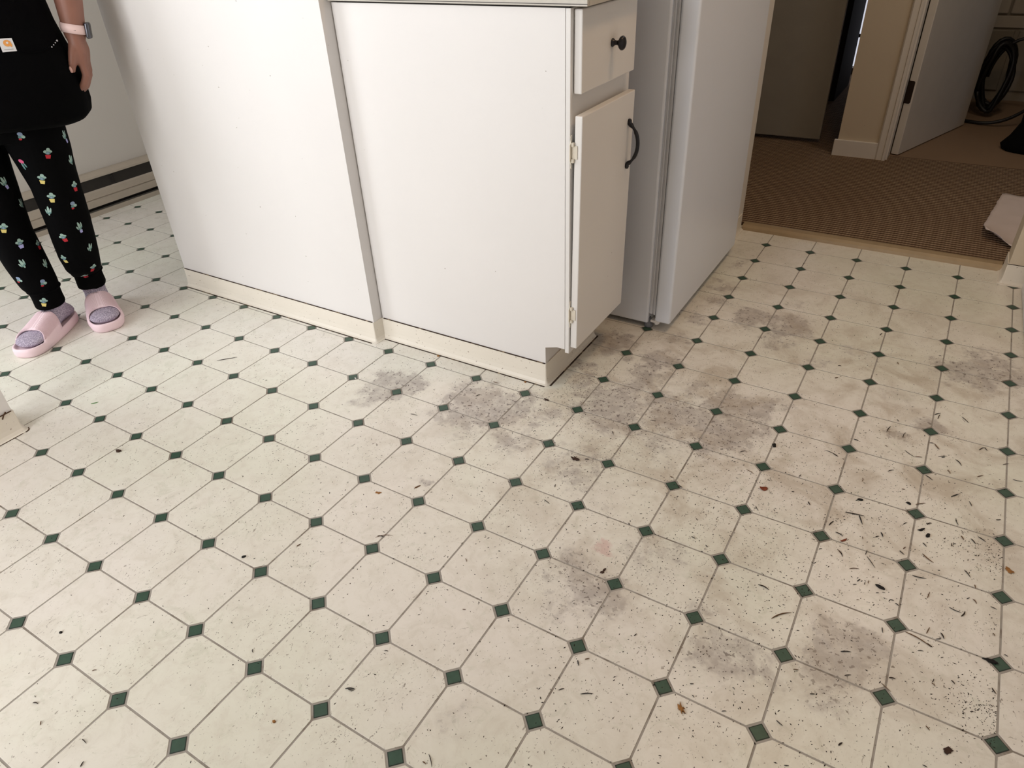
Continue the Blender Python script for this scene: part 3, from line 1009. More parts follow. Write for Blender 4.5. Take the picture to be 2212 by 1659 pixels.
tag(pp, 'crumpled off-white paper sheet lying on the hall carpet', 'paper')

# ceiling lamps: kitchen galley, and one added to brighten the hall
def ceiling_lamp(x, y, label, energy, color):
    cl = thing('ceiling_light', label, 'lamp', (x, y, 2.40))
    bm = bmesh.new()
    add_lathe(bm, (0, 0, -0.03), (0, 0, 1), [(0, 0.15), (0.03, 0.16)], 28)
    mesh_obj('base_plate', bm, 'lamp_metal', cl, True)
    bm = bmesh.new()
    add_lathe(bm, (0, 0, -0.09), (0, 0, 1), [(0, 0.03), (0.01, 0.08), (0.03, 0.125), (0.06, 0.145)], 28)
    mesh_obj('glass_shade', bm, 'lamp_glow', cl, True)
    ld = bpy.data.lights.new('ceiling_lamp_bulb', 'AREA')
    ld.shape = 'DISK'
    ld.size = 0.28
    ld.energy = energy
    ld.color = color
    lo = bpy.data.objects.new('ceiling_lamp_bulb', ld)
    COL.objects.link(lo)
    lo.location = (x, y, 2.29)


ceiling_lamp(0.80, 1.05, 'round ceiling lamp over the kitchen floor', 5.8, (1.0, 0.61, 0.29))
ceiling_lamp(0.95, 2.62, 'added round ceiling lamp that brightens the hall', 4.5, (1.0, 0.86, 0.70))  # added fixture, lifts the dim hall

# ------------------------------------------------------------------ the person
X0 = Vector((-1.47, 0.45, 0))
FW = Vector((0.7507, -0.6606, 0))      # facing
LT = Vector((0.6606, 0.7507, 0))       # person's left
person = thing('person', 'person in black top, cactus-print trousers and pink slides, arm hanging', 'person', tuple(X0))


def P(s, d, z):
    return X0 + LT * s + FW * d + Vector((0, 0, z))


def pchild(o, parent=person):
    o.parent = parent
    o.matrix_parent_inverse = Matrix.Translation(-X0) if parent is person else Matrix()
    return o


def chain(bm, pts, rads, seg=10):
    """overlapping balls and cones that are fused by remeshing"""
    pts = [Vector(p) for p in pts]
    for p, r in zip(pts, rads):
        bmesh.ops.create_icosphere(bm, subdivisions=2, radius=r, matrix=Matrix.Translation(p))
    for (p, q, r0, r1) in zip(pts[:-1], pts[1:], rads[:-1], rads[1:]):
        add_tube(bm, [p, q], [r0, r1], seg + 6)


# feet: heel and toe on the floor
FEET = [dict(heel=Vector((-1.520, 0.452, 0)), toe=Vector((-1.405, 0.226, 0))),
        dict(heel=Vector((-1.545, 0.560, 0)), toe=Vector((-1.318, 0.450, 0)))]
for ft in FEET:
    ft['d'] = (ft['toe'] - ft['heel']).normalized()
    ft['n'] = Vector((-ft['d'].y, ft['d'].x, 0))
    ft['ank'] = ft['heel'] + ft['d'] * 0.068

# body: one continuous figure
bm = bmesh.new()
for sgn, ft in ((-1, FEET[0]), (1, FEET[1])):
    a = ft['ank']
    kn = P(0.083 * sgn, 0.03, 0.40)
    hp = P(0.082 * sgn, 0.0, 0.74)
    chain(bm, [hp, kn, a + Vector((0, 0, 0.20)), a - ft['d'] * 0.006 + Vector((0, 0, 0.10)), a - ft['d'] * 0.004 + Vector((0, 0, 0.052)), a + ft['d'] * 0.06 + Vector((0, 0, 0.042)), a + ft['d'] * 0.12 + Vector((0, 0, 0.036))],
          [0.066, 0.042, 0.030, 0.024, 0.022, 0.014, 0.010])
chain(bm, [P(0, 0, 0.76), P(0, 0, 0.95), P(0, 0, 1.15), P(0, -0.01, 1.25)], [0.10, 0.095, 0.105, 0.085])
chain(bm, [P(0.05, 0, 0.76), P(0.06, 0, 0.95), P(0.08, 0, 1.18)], [0.09, 0.085, 0.085])
chain(bm, [P(-0.05, 0, 0.76), P(-0.06, 0, 0.95), P(-0.08, 0, 1.18)], [0.09, 0.085, 0.085])
chain(bm, [P(0, -0.01, 1.25), P(0, 0.0, 1.34), P(0, 0.01, 1.38)], [0.055, 0.048, 0.05])
# head
for (c, r) in (((0, 0.012, 1.475), 0.082), ((0, 0.0, 1.50), 0.085), ((0, 0.035, 1.425), 0.058), ((0, 0.045, 1.40), 0.042)):
    bmesh.ops.create_icosphere(bm, subdivisions=3, radius=r, matrix=Matrix.Translation(P(*c)))
chain(bm, [P(0, 0.088, 1.472), P(0, 0.104, 1.445)], [0.008, 0.012])
for s in (-1, 1):
    chain(bm, [P(s * 0.084, 0, 1.475), P(s * 0.084, -0.004, 1.445)], [0.014, 0.010])
    # arms
    chain(bm, [P(s * 0.130, 0, 1.205), P(s * 0.225, -0.02, 1.05), P(s * 0.2830, 0.0, 0.915), P(s * 0.2690, 0.006, 0.815)], [0.042, 0.038, 0.0355, 0.0265])
    wr = (0.278, 0.006, 0.815)
    # palm: broad front to back, thin sideways
    for d in (-0.020, -0.006, 0.010, 0.022):
        chain(bm, [P(s * 0.2680, 0.006 + d * 0.6, 0.806), P(s * 0.2710, d + 0.004, 0.775), P(s * 0.2670, d * 1.15 + 0.004, 0.748)], [0.019, 0.0165, 0.0125])
    for d, ln, r in ((0.029, 0.96, 0.0098), (0.010, 1.06, 0.0102), (-0.009, 1.0, 0.0096), (-0.026, 0.82, 0.0086)):
        chain(bm, [P(s * 0.2680, d, 0.750), P(s * 0.2670, d + 0.004, 0.750 - 0.034 * ln), P(s * 0.2540, d + 0.006, 0.750 - 0.056 * ln), P(s * 0.2380, d + 0.005, 0.750 - 0.067 * ln)], [r * 1.12, r * 1.02, r * 0.95, r * 0.82])
    chain(bm, [P(s * 0.2650, 0.018, 0.797), P(s * 0.2550, 0.038, 0.772), P(s * 0.2470, 0.046, 0.752), P(s * 0.2420, 0.047, 0.734)], [0.0165, 0.0125, 0.0098, 0.0075])
body = pchild(remesh(bm, 0.0042, 'skin', 'body', smooth_it=4))
bm = bmesh.new()
bmesh.ops.create_icosphere(bm, subdivisions=2, radius=1.0, matrix=Matrix.Translation(P(0.2400, 0.0535, 0.738)) @ Matrix.Diagonal((0.0042, 0.0036, 0.0085, 1)))
pchild(mesh_obj('thumbnail', bm, 'nail', None, True))
# face details and hair
for s in (-1, 1):
    bm = bmesh.new()
    bmesh.ops.create_icosphere(bm, subdivisions=2, radius=0.0105, matrix=Matrix.Translation(P(s * 0.031, 0.080, 1.480)))
    pchild(mesh_obj('eye', bm, 'eye_white', None, True))
bm = bmesh.new()
chain(bm, [P(-0.022, 0.084, 1.415), P(0, 0.091, 1.416), P(0.022, 0.084, 1.415)], [0.003, 0.0055, 0.003])
pchild(mesh_obj('mouth', bm, 'lip', None, True))
bm = bmesh.new()
for (c, r) in (((0, -0.012, 1.515), 0.088), ((0, -0.03, 1.48), 0.085), ((0.04, -0.03, 1.42), 0.05), ((-0.04, -0.03, 1.42), 0.05), ((0, -0.05, 1.36), 0.05)):
    bmesh.ops.create_icosphere(bm, subdivisions=3, radius=r, matrix=Matrix.Translation(P(*c)))
pchild(remesh(bm, 0.008, 'hair', 'hair'))

# trousers
bm = bmesh.new()


def leg_rings(rows, seed):
    rings = []
    for (c, hw, hd, z) in rows:
        ring = []
        for k in range(28):
            a = 2 * PI * k / 28
            w = 1 + 0.03 * mnoise.noise((math.cos(a) * 1.5 + seed, math.sin(a) * 1.5, z * 16))
            p = c + LT * (hw * math.cos(a) * w) + FW * (hd * math.sin(a) * w)
            ring.append(Vector((p.x, p.y, z + 0.004 * mnoise.noise((math.cos(a), math.sin(a), z * 40 + seed)))))
        rings.append(ring)
    return rings


def lerp_rows(keys, step=0.012):
    rows = []
    for (a, b) in zip(keys[:-1], keys[1:]):
        n = max(1, int(abs(b[3] - a[3]) / step))
        for i in range(n):
            t = i / n
            rows.append((a[0].lerp(b[0], t), a[1] + (b[1] - a[1]) * t, a[2] + (b[2] - a[2]) * t, a[3] + (b[3] - a[3]) * t))
    rows.append(keys[-1])
    return rows


aR, aL = FEET[0]['ank'], FEET[1]['ank']
base = lambda s, d=0.0: X0 + LT * s + FW * d
keyR = [(base(-0.075), 0.088, 0.095, 0.72), (base(-0.080), 0.082, 0.090, 0.60), (base(-0.080, 0.005), 0.072, 0.078, 0.50),
        (base(-0.078, 0.012), 0.064, 0.068, 0.42), (base(-0.082, 0.012), 0.060, 0.064, 0.32), (base(-0.084, 0.010).lerp(aR, 0.4), 0.057, 0.060, 0.22),
        (aR.lerp(base(-0.088), 0.3), 0.052, 0.054, 0.165), (aR.lerp(base(-0.088), 0.2), 0.050, 0.052, 0.150), (aR, 0.043, 0.046, 0.138), (aR, 0.042, 0.045, 0.112), (aR, 0.043, 0.046, 0.088), (aR, 0.041, 0.044, 0.082)]
keyL = [(base(0.075), 0.088, 0.095, 0.72), (base(0.080), 0.083, 0.090, 0.60), (base(0.082, 0.005), 0.074, 0.078, 0.52),
        (base(0.084, 0.012), 0.063, 0.068, 0.44), (base(0.080, 0.014), 0.060, 0.064, 0.33), (base(0.068, 0.010).lerp(aL, 0.3), 0.056, 0.060, 0.22),
        (aL.lerp(base(0.06), 0.4), 0.050, 0.053, 0.165), (aL.lerp(base(0.06), 0.2), 0.046, 0.050, 0.150), (aL, 0.041, 0.045, 0.138), (aL, 0.041, 0.045, 0.118), (aL, 0.042, 0.046, 0.096), (aL, 0.040, 0.044, 0.090)]
add_loft(bm, leg_rings(lerp_rows(keyR), 1.0))
add_loft(bm, leg_rings(lerp_rows(keyL), 5.0))
add_loft(bm, leg_rings([(base(0), 0.165, 0.11, z) for z in (0.80, 0.74, 0.68)] + [(base(0), 0.158, 0.104, 0.62), (base(0), 0.12, 0.09, 0.575)], 9.0))
trousers = pchild(remesh(bm, 0.0045, 'trouser_black', 'trousers', smooth_it=5))
# cuff seams
for a, z, r in ((aR, 0.140, 0.0455), (aL, 0.140, 0.044)):
    bm = bmesh.new()
    pts = [a + LT * (r * math.cos(q)) + FW * ((r + 0.003) * math.sin(q)) + Vector((0, 0, z)) for q in (2 * PI * k / 30 for k in range(31))]
    add_tube(bm, pts, 0.0022, 6)
    o = mesh_obj('cuff_seam', bm, 'trouser_black', None, True)
    pchild(o, trousers)

# cactus prints fused to the cloth
tme = trousers.data
bvh = BVHTree.FromPolygons([v.co.copy() for v in tme.vertices], [tuple(p.vertices) for p in tme.polygons])


def ell(cx, cy, rx, ry, rot=0.0, n=12):
    c, s = math.cos(rot), math.sin(rot)
    return [(cx + rx * math.cos(a) * c - ry * math.sin(a) * s, cy + rx * math.cos(a) * s + ry * math.sin(a) * c) for a in (2 * PI * k / n for k in range(n))]


def motif(kind, rnd):
    pot = {'r': 'print_red', 'y': 'print_yellow', 'l': 'print_lavender'}
    if kind == 'm':
        return [(ell(-0.003, -0.006, 0.0038, 0.012, 0.12), 'print_teal'), (ell(0.007, -0.003, 0.003, 0.009, 0.3), 'print_teal'), (ell(0, 0.010, 0.0105, 0.0068, -0.35), 'print_pink')]
    if kind == 'b':
        return [(ell(0, 0.006, 0.008, 0.0065), 'print_blue'), (ell(0.006, -0.003, 0.006, 0.005), 'print_mint'), (ell(-0.004, -0.004, 0.005, 0.006), 'print_teal'), (ell(-0.005, -0.010, 0.005, 0.003), 'print_red')]
    if kind[0] == 's':
        g = [(ell(0, 0.002, 0.0045, 0.017), 'print_mint'), (ell(-0.008, -0.001, 0.0028, 0.008, 0.25), 'print_mint'), (ell(0.008, 0.005, 0.0026, 0.010, -0.2), 'print_mint'), (ell(0.004, -0.004, 0.006, 0.0028, 0.4), 'print_teal'), (ell(-0.004, -0.006, 0.005, 0.0026, -0.5), 'print_teal')]
        if len(kind) > 1:
            g.append(([(-0.0055, -0.012), (0.0055, -0.012), (0.0042, -0.024), (-0.0042, -0.024)], pot[kind[1]]))
        return g
    g = [(ell(0, 0.004, 0.0095, 0.0075), 'print_teal'), (ell(0.002, 0.012, 0.006, 0.006), 'print_mint'), (ell(-0.008, 0.006, 0.005, 0.004, 0.5), 'print_mint'), (ell(0.009, 0.007, 0.005, 0.0035, -0.4), 'print_mint'), (ell(0, 0.001, 0.004, 0.003), 'print_blue'),
         ([(-0.0085, -0.004), (0.0085, -0.004), (0.006, -0.016), (-0.006, -0.016)], pot[kind[1]])]
    return g


def stamp(origin, direction, kind, rot, scale=1.0):
    loc, nor, idx, dist = bvh.ray_cast(origin, direction, 3.0)
    if loc is None:
        return False
    if nor.dot(direction) > 0:
        nor = -nor
    up = (Vector((0, 0, 1)) - nor * nor.z)
    if up.length < 0.2:
        return False
    up.normalize()
    sd = up.cross(nor).normalized()
    c, s = math.cos(rot), math.sin(rot)
    bm = bmesh.new()
    used = []
    for layer, (poly, mat) in enumerate(motif(kind, random)):
        if mat not in used:
            used.append(mat)
        mi = used.index(mat)
        cx = sum(p[0] for p in poly) / len(poly)
        cy = sum(p[1] for p in poly) / len(poly)

        def put(x, y):
            x, y = (x * c - y * s) * scale, (x * s + y * c) * scale
            q = loc + sd * x + up * y + nor * 0.03
            l2, n2, i2, d2 = bvh.ray_cast(q, -nor, 0.08)
            if l2 is None:
                l2 = q - nor * 0.03
            return l2 + nor * (0.0009 + 0.00012 * layer)
        ctr = bm.verts.new(put(cx, cy))
        mid = [bm.verts.new(put(cx + (px - cx) * 0.5, cy + (py - cy) * 0.5)) for px, py in poly]
        rim = [bm.verts.new(put(px, py)) for px, py in poly]
        n = len(poly)
        for k in range(n):
            j = (k + 1) % n
            bm.faces.new((ctr, mid[k], mid[j])).material_index = mi
            bm.faces.new((mid[k], rim[k], rim[j], mid[j])).material_index = mi
    o = mesh_obj('cactus_print', bm, used, None)
    pchild(o, trousers)
    return True


GD = Vector((0.92069, -0.39029, 0))
QD = Vector((0.39029, 0.92069, 0))
PRINTS = [(0.041, 0.582, 'b'), (0.142, 0.565, 'sl'), (0.085, 0.527, 'pr'), (0.020, 0.511, 'm'), (0.134, 0.498, 's'), (0.048, 0.464, 'py'), (-0.041, 0.474, 'sl'),
          (0.118, 0.427, 'pr'), (0.052, 0.410, 'py'), (-0.024, 0.407, 's'), (0.032, 0.374, 's'), (0.096, 0.378, 'b'), (0.090, 0.313, 'sl'), (-0.089, 0.353, 'py'),
          (0.041, 0.292, 'pr'), (-0.068, 0.300, 'pl'), (-0.027, 0.282, 'pr'), (-0.084, 0.241, 's'), (-0.110, 0.197, 'b'), (-0.056, 0.172, 'b'), (-0.118, 0.143, 'm'),
          (-0.076, 0.113, 'py'), (0.096, 0.243, 's'), (0.021, 0.226, 'py'), (0.084, 0.176, 'pr'), (0.056, 0.155, 'pr'), (-0.031, 0.223, 's')]
slope = Vector((-0.92, 0.39, -0.22)).normalized()
for k, (q, z, kind) in enumerate(PRINTS):
    stamp(X0 + QD * q + GD * 0.05 + Vector((0, 0, z)) - slope * 0.8, slope, kind, 0.25 * math.sin(k * 2.3), 0.84)
for k in range(26):          # the print goes on round the back
    a = math.radians(100 + 150 * ((k * 0.37) % 1.0))
    dv = GD * math.cos(a) + QD * math.sin(a)
    stamp(X0 + LT * (0.08 if k % 2 else -0.08) + dv * 0.6 + Vector((0, 0, 0.14 + 0.42 * ((k * 0.618) % 1.0))), -dv, ['s', 'pr', 'py', 'b', 'sl', 'm'][k % 6], 0.3 * math.sin(k), 0.92)

# black top
bm = bmesh.new()
TOP = [(0.600, 0.170, 0.112), (0.601, 0.196, 0.128), (0.608, 0.222, 0.142), (0.622, 0.240, 0.150), (0.650, 0.247, 0.152), (0.70, 0.248, 0.150), (0.765, 0.243, 0.148), (0.85, 0.228, 0.142),
       (0.95, 0.222, 0.140), (1.05, 0.222, 0.138), (1.14, 0.22, 0.132), (1.22, 0.20, 0.118), (1.27, 0.155, 0.098), (1.305, 0.095, 0.075), (1.32, 0.070, 0.062), (1.325, 0.060, 0.054)]
rings = []
for (z, hw, hd) in TOP:
    ring = []
    for k in range(48):
        a = 2 * PI * k / 48
        e = 0.82
        cx = math.copysign(abs(math.cos(a)) ** e, math.cos(a))
        sy = math.copysign(abs(math.sin(a)) ** e, math.sin(a))
        w = 1 + (0.028 * mnoise.noise((cx * 2.2, sy * 2.2, z * 5)) if z < 1.2 else 0)
        ring.append(P(hw * cx * w, hd * sy * w, z + (0.012 * math.sin(a) ** 2 if z < 0.61 else 0)))
    rings.append(ring)
add_loft(bm, rings)
for s in (-1, 1):          # elbow-length sleeves
    add_tube(bm, [P(s * 0.12, 0, 1.235), P(s * 0.185, -0.006, 1.17), P(s * 0.228, -0.018, 1.06), P(s * 0.262, -0.012, 0.985), P(s * 0.268, -0.011, 0.972)], [0.075, 0.072, 0.062, 0.056, 0.052], 18)
top = pchild(remesh(bm, 0.0065, 'black_fleece', 'top', smooth_it=3))
tme2 = top.data
bvh2 = BVHTree.FromPolygons([v.co.copy() for v in tme2.vertices], [tuple(p.vertices) for p in tme2.polygons])


def on_top(q, z, lift=0.0012):
    o = X0 + QD * q + Vector((0, 0, z)) + GD * 0.8
    l, n, i, d = bvh2.ray_cast(o, -GD, 2.0)
    return l + n * lift, n


def patch(name, poly, mat, parent, lift, sub=True):
    bm = bmesh.new()
    vs = [bm.verts.new(on_top(q, z, lift)[0]) for q, z in poly]
    c = bm.verts.new(on_top(sum(p[0] for p in poly) / len(poly), sum(p[1] for p in poly) / len(poly), lift)[0])
    for k in range(len(vs)):
        bm.faces.new((c, vs[k], vs[(k + 1) % len(vs)]))
    o = mesh_obj(name, bm, mat, None)
    return pchild(o, parent)

TQ, TZ, TW = 0.090, 0.816, 0.0150       # woven label on the pouch pocket edge
lab = patch('woven_tag', [(TQ - TW, TZ + TW), (TQ, TZ + TW * 0.97), (TQ + TW, TZ + TW * 0.9), (TQ + TW * 1.05, TZ - TW * 1.05), (TQ, TZ - TW), (TQ - TW, TZ - TW)], 'tag_white', top, 0.0016)
# emblem: a rounded open curl leaning right with a tail
em = []
for k in range(15):
    a = math.radians(60 + 240 * k / 14)
    em.append((TQ + 0.0012 + 0.0078 * math.cos(a), TZ + 0.0036 + 0.0075 * math.sin(a)))
em += [(TQ + 0.0085, TZ - 0.0065), (TQ + 0.0105, TZ - 0.0015), (TQ + 0.0092, TZ + 0.0068)]
patch('emblem', em, 'tag_orange', top, 0.0022)
patch('emblem_curl', [(TQ + 0.0020 + 0.0026 * math.cos(a), TZ + 0.0046 + 0.0024 * math.sin(a)) for a in (2 * PI * k / 10 for k in range(10))], 'tag_white', top, 0.0027)
patch('emblem_line', [(TQ - 0.010, TZ - 0.0090), (TQ + 0.010, TZ - 0.0098), (TQ + 0.010, TZ - 0.0112), (TQ - 0.010, TZ - 0.0104)], 'tag_grey', top, 0.0022)
# pocket edge and zip glint
bm = bmesh.new()
add_tube(bm, [on_top(0.106 + 0.10 * u, 0.802 - 0.014 * math.sin(PI * u) + 0.008 * u, 0.0012)[0] for u in (k / 10 for k in range(11))], 0.0018, 6)
pchild(mesh_obj('pocket_edge', bm, 'black_fleece', None, True), top)
bm = bmesh.new()
for k in range(4):
    p, n = on_top(0.184 + 0.006 * k, 0.797 + 0.0035 * k, 0.0025)
    bmesh.ops.create_icosphere(bm, subdivisions=1, radius=0.0022 if k < 3 else 0.0034, matrix=Matrix.Translation(p))
pchild(mesh_obj('zip_teeth', bm, 'zip_metal', None, True), top)

# watch on the person's left wrist
wc = P(0.272, 0.005, 0.826)
wax = (P(0.269, 0.006, 0.805) - P(0.278, 0.002, 0.87)).normalized()
wa = (LT - wax * LT.dot(wax)).normalized()
wb = wax.cross(wa).normalized()
wrist = BVHTree.FromPolygons([v.co.copy() for v in body.data.vertices], [tuple(p.vertices) for p in body.data.polygons])


def wrist_r(a, h):
    dv = wa * math.cos(a) + wb * math.sin(a)
    o = wc + wax * h + dv * 0.055
    l, n, i, d = wrist.ray_cast(o, -dv, 0.06)
    return (0.055 - d) if l is not None else 0.028


bm = bmesh.new()
rings = []
NB = 36
for k in range(NB + 1):
    a = 2 * PI * k / NB
    dv = wa * math.cos(a) + wb * math.sin(a)
    sl = -0.006 * (1 - math.cos(a)) * 0.5
    r = max(wrist_r(a, -0.011 + sl), wrist_r(a, 0.011 + sl), 0.024) + 0.0006
    rings.append([wc + wax * (h + sl) + dv * (r + t) for h, t in ((-0.011, 0), (-0.011, 0.002), (0, 0.0026), (0.011, 0.002), (0.011, 0))])
add_loft(bm, rings, cap=False, closed=True)
watch_band = pchild(mesh_obj('watch_band', bm, 'watch_band', None, True))
bm = bmesh.new()
rr = wrist_r(0.0, 0.0) + 0.0015
mt = Matrix.Translation(wc + wa * (rr + 0.005)) @ Matrix((wa, wb, wax)).transposed().to_4x4()
add_box(bm, (-0.0055, -0.017, -0.0195), (0.0055, 0.017, 0.0195), 0.0045, 3)
bmesh.ops.transform(bm, matrix=mt, verts=bm.verts)
pchild(mesh_obj('watch_case', bm, 'watch_case', None, True), watch_band)
bm = bmesh.new()
for k in (0.006, 0.012):
    p, d = wc + wax * 0.0 + (wa * math.cos(1.25 + k * 14) + wb * math.sin(1.25 + k * 14)) * (wrist_r(1.25 + k * 14, 0) + 0.0036), 0
    bmesh.ops.create_icosphere(bm, subdivisions=1, radius=0.0012, matrix=Matrix.Translation(p))
pchild(mesh_obj('band_hole', bm, 'dark_gap', None, True), watch_band)

# socks and slides
for idx, ft in enumerate(FEET):
    H, D, Nn, ank = ft['heel'], ft['d'], ft['n'], ft['ank']
    LEN = (ft['toe'] - H).length

    def F(x, y, z):
        return H + D * x + Nn * y + Vector((0, 0, z))
    # sock: foot plus ankle tube
    bm = bmesh.new()
    rows = [(0.012, 0.020, 0.030, 0.050), (0.02, 0.031, 0.022, 0.066), (0.045, 0.034, 0.021, 0.085), (0.075, 0.034, 0.021, 0.090), (0.105, 0.037, 0.021, 0.072), (0.135, 0.040, 0.021, 0.060),
            (0.165, 0.043, 0.021, 0.053), (0.192, 0.045, 0.021, 0.050), (0.212, 0.042, 0.021, 0.047), (0.225, 0.033, 0.022, 0.043), (0.234, 0.014, 0.026, 0.034)]
    rings = []
    for x, hw, z0, z1 in rows:
        zc, hz = (z0 + z1) / 2, (z1 - z0) / 2
        rings.append([F(x, hw * math.cos(a), zc + hz * math.sin(a)) for a in (2 * PI * k / 20 for k in range(20))])
    add_loft(bm, rings)
    rings = []
    for z, rx, ry in ((0.055, 0.036, 0.032), (0.08, 0.037, 0.033), (0.095, 0.0365, 0.033), (0.12, 0.036, 0.034), (0.16, 0.036, 0.036)):
        wob = 0.0012 * math.sin(z * 420)
        rings.append([F(0.062 + (rx + wob) * math.cos(a), (ry + wob) * math.sin(a), z) for a in (2 * PI * k / 20 for k in range(20))])
    add_loft(bm, rings)
    sock = pchild(remesh(bm, 0.0035, 'sock_knit', 'sock', smooth_it=5))
    sock['label'] = 'heathered lilac-grey sock'
    # slide sole: rounded outline with raised rim
    def outline(off):
        pts = []
        for k in range(48):
            a = 2 * PI * k / 48
            ca, sa = math.cos(a), math.sin(a)
            x = LEN / 2 + (LEN / 2 + off) * math.copysign(abs(ca) ** 0.78, ca)
            u = max(0, min(1, x / LEN))
            hw = 0.043 + 0.018 * (u ** 1.1) - 0.004 * math.sin(PI * u) 
            pts.append((x, (hw + off) * math.copysign(abs(sa) ** 0.72, sa)))
        return pts
    bm = bmesh.new()
    lay_ = [(-0.005, 0.0), (-0.001, 0.003), (0.001, 0.010), (0.0005, 0.020), (-0.001, 0.0275), (-0.004, 0.0290), (-0.0065, 0.0275), (-0.009, 0.021), (-0.022, 0.0195)]
    rings = []
    for off, z in lay_:
        rings.append([F(x, y, z) for x, y in outline(off)])
    add_loft(bm, rings)
    slide = pchild(mesh_obj('slide_sandal', bm, 'pink_foam', None, True))
    slide['label'] = 'pale pink foam slide'
    # ribbed strap
    def half(x):
        u = max(0, min(1, x / LEN))
        return 0.043 + 0.018 * (u ** 1.1) - 0.004 * math.sin(PI * u)

    bm = bmesh.new()
    NA, stations = 241, 9
    vo = []
    for i in range(stations):
        u = i / (stations - 1)
        ring = []
        for k in range(NA):
            t = k / (NA - 1)
            a = PI * t
            arch = math.sin(a)
            # front edge scooped open over the toes, back edge bowed towards the ankle
            xb = 0.112 - 0.008 * arch ** 2 + 0.006 * (1 - arch)
            xf = 0.216 - 0.036 * arch ** 1.2
            x = xb + (xf - xb) * u
            hz = 0.0790 - 0.0215 * u
            rib = 0.0008 * math.sin(k * PI / 2) if 0.14 < t < 0.86 else 0.0
            ca = math.cos(a)
            y = (half(x) - 0.0005 + rib) * math.copysign(abs(ca) ** 0.62, ca)
            if x > 0.185:
                y *= 1 - 0.9 * ((x - 0.185) / 0.06) ** 2
            ring.append(bm.verts.new(F(x, y, 0.012 + (hz - 0.012 + rib) * arch ** 0.80)))
        vo.append(ring)
    for a_, b_ in zip(vo[:-1], vo[1:]):
        for k in range(NA - 1):
            bm.faces.new((a_[k], a_[k + 1], b_[k + 1], b_[k]))
    st = mesh_obj('strap', bm, 'pink_foam', None, True)
    md = st.modifiers.new('thickness', 'SOLIDIFY')
    md.thickness = 0.0045
    md.offset = -1
    pchild(st, slide)

# ------------------------------------------------------------------ litter on the floor
def needle(x0, y0, x1, y1, k):
    L = math.hypot(x1 - x0, y1 - y0)
    rn = random.Random(k * 13 + 5)
    r = 0.0006 + 0.0005 * rn.random()
    r = min(r, L * 0.10)
    bow = (rn.random() - 0.5) * 0.22 * L
    nx, ny = -(y1 - y0) / max(L, 1e-6), (x1 - x0) / max(L, 1e-6)
    cx, cy = (x0 + x1) / 2, (y0 + y1) / 2
    pts = []
    for i in range(6):
        t = i / 5
        b = bow * math.sin(PI * t)
        pts.append((x0 + (x1 - x0) * t + nx * b - cx, y0 + (y1 - y0) * t + ny * b - cy, r * 1.0 + 0.0006 * math.sin(PI * t)))
    bm = bmesh.new()
    add_tube(bm, pts, [r * 0.45, r, r * 1.05, r, r * 0.8, r * 0.3], 5)
    o = mesh_obj('dry_needle', bm, ('needle_dark', 'needle_black', 'needle_dark', 'needle_tan')[k % 4], None, True)
    o.location = (cx, cy, 0.0001)
    size = 'long thin' if L > 0.022 else ('stubby' if L < 0.008 else 'short')
    where = ('close to the right-hand cabinet' if cx > 0.98 else 'on tiles near the hall threshold' if cy > 1.0 else
             'on clean tiles left of the white cabinet door' if cx < 0.0 else 'on stained tiles before the cabinet corner' if cx < 0.5 else 'among the litter on the dirtiest tiles')
    label = '%s dry dark needle lying %s' % (size, where)
    return tag(o, label, 'needle', label.replace(' dry dark needle lying', ' needles'))


for k, (a, b, c, d) in enumerate(NEEDLES):
    needle(a / 1e4, b / 1e4, c / 1e4, d / 1e4, k)


def flake(name, x, y, rx, ry, rot, mat, label, cat, h=0.0015, curl=0.001, jag=0.3, seed=0):
    bm = bmesh.new()
    rn = random.Random(seed)
    n = 14
    rad = [1 + jag * (rn.random() - 0.5) * 2 * 0.7 for _ in range(n)]
    c, s = math.cos(rot), math.sin(rot)
    rings = []
    for f, hz in ((0.92, 0.0), (1.0, h * 0.35), (0.85, h * 0.85), (0.45, h * 1.1), (0.08, h)):
        ring = []
        for k in range(n):
            a = 2 * PI * k / n
            u, v = rx * rad[k] * f * math.cos(a), ry * rad[k] * f * math.sin(a)
            ring.append((u * c - v * s, u * s + v * c, hz + curl * (u / rx) ** 2 + 0.0002))
        rings.append(ring)
    add_loft(bm, rings)
    o = mesh_obj(name, bm, mat, None, True)
    o.location = (x, y, 0.0)
    return tag(o, label, cat)


flake('crumb', -0.747, 0.094, 0.0075, 0.004, 0.2, 'crumb_brown', 'dark brown lumpy crumb alone on the floor past the low wall end', 'crumb', 0.004, 0, 0.5, 1)
flake('seed', -0.211, 0.010, 0.0045, 0.0024, 0.9, 'crumb_black', 'black oval seed with a tiny speck beside a green inset', 'seed', 0.003, 0, 0.2, 2)
flake('paint_chip', -0.447, 0.608, 0.0048, 0.0018, -0.4, 'chip_white', 'tiny white paint chip lying on a green inset', 'chip', 0.001, 0, 0.5, 3)
flake('leaf_flake', 0.630, 0.691, 0.0085, 0.0070, 0.5, 'leaf_red', 'red-brown round leaf flake on the speckled tile', 'leaf', 0.0016, 0.003, 0.25, 4)
flake('leaf_flake', 0.234, 0.587, 0.0090, 0.0042, -0.2, 'crumb_brown', 'torn brown leaf scrap in front of the cabinet corner', 'leaf', 0.003, 0.002, 0.9, 5)
flake('crumb', -0.095, 0.284, 0.0060, 0.0035, 0.3, 'crumb_amber', 'amber crumb smear two tiles before the cabinet', 'crumb', 0.001, 0, 0.9, 6)
flake('splinter', -0.030, 0.340, 0.0085, 0.0022, 1.15, 'needle_tan', 'short flat olive splinter upright between two green insets', 'splinter', 0.001, 0, 0.15, 7)
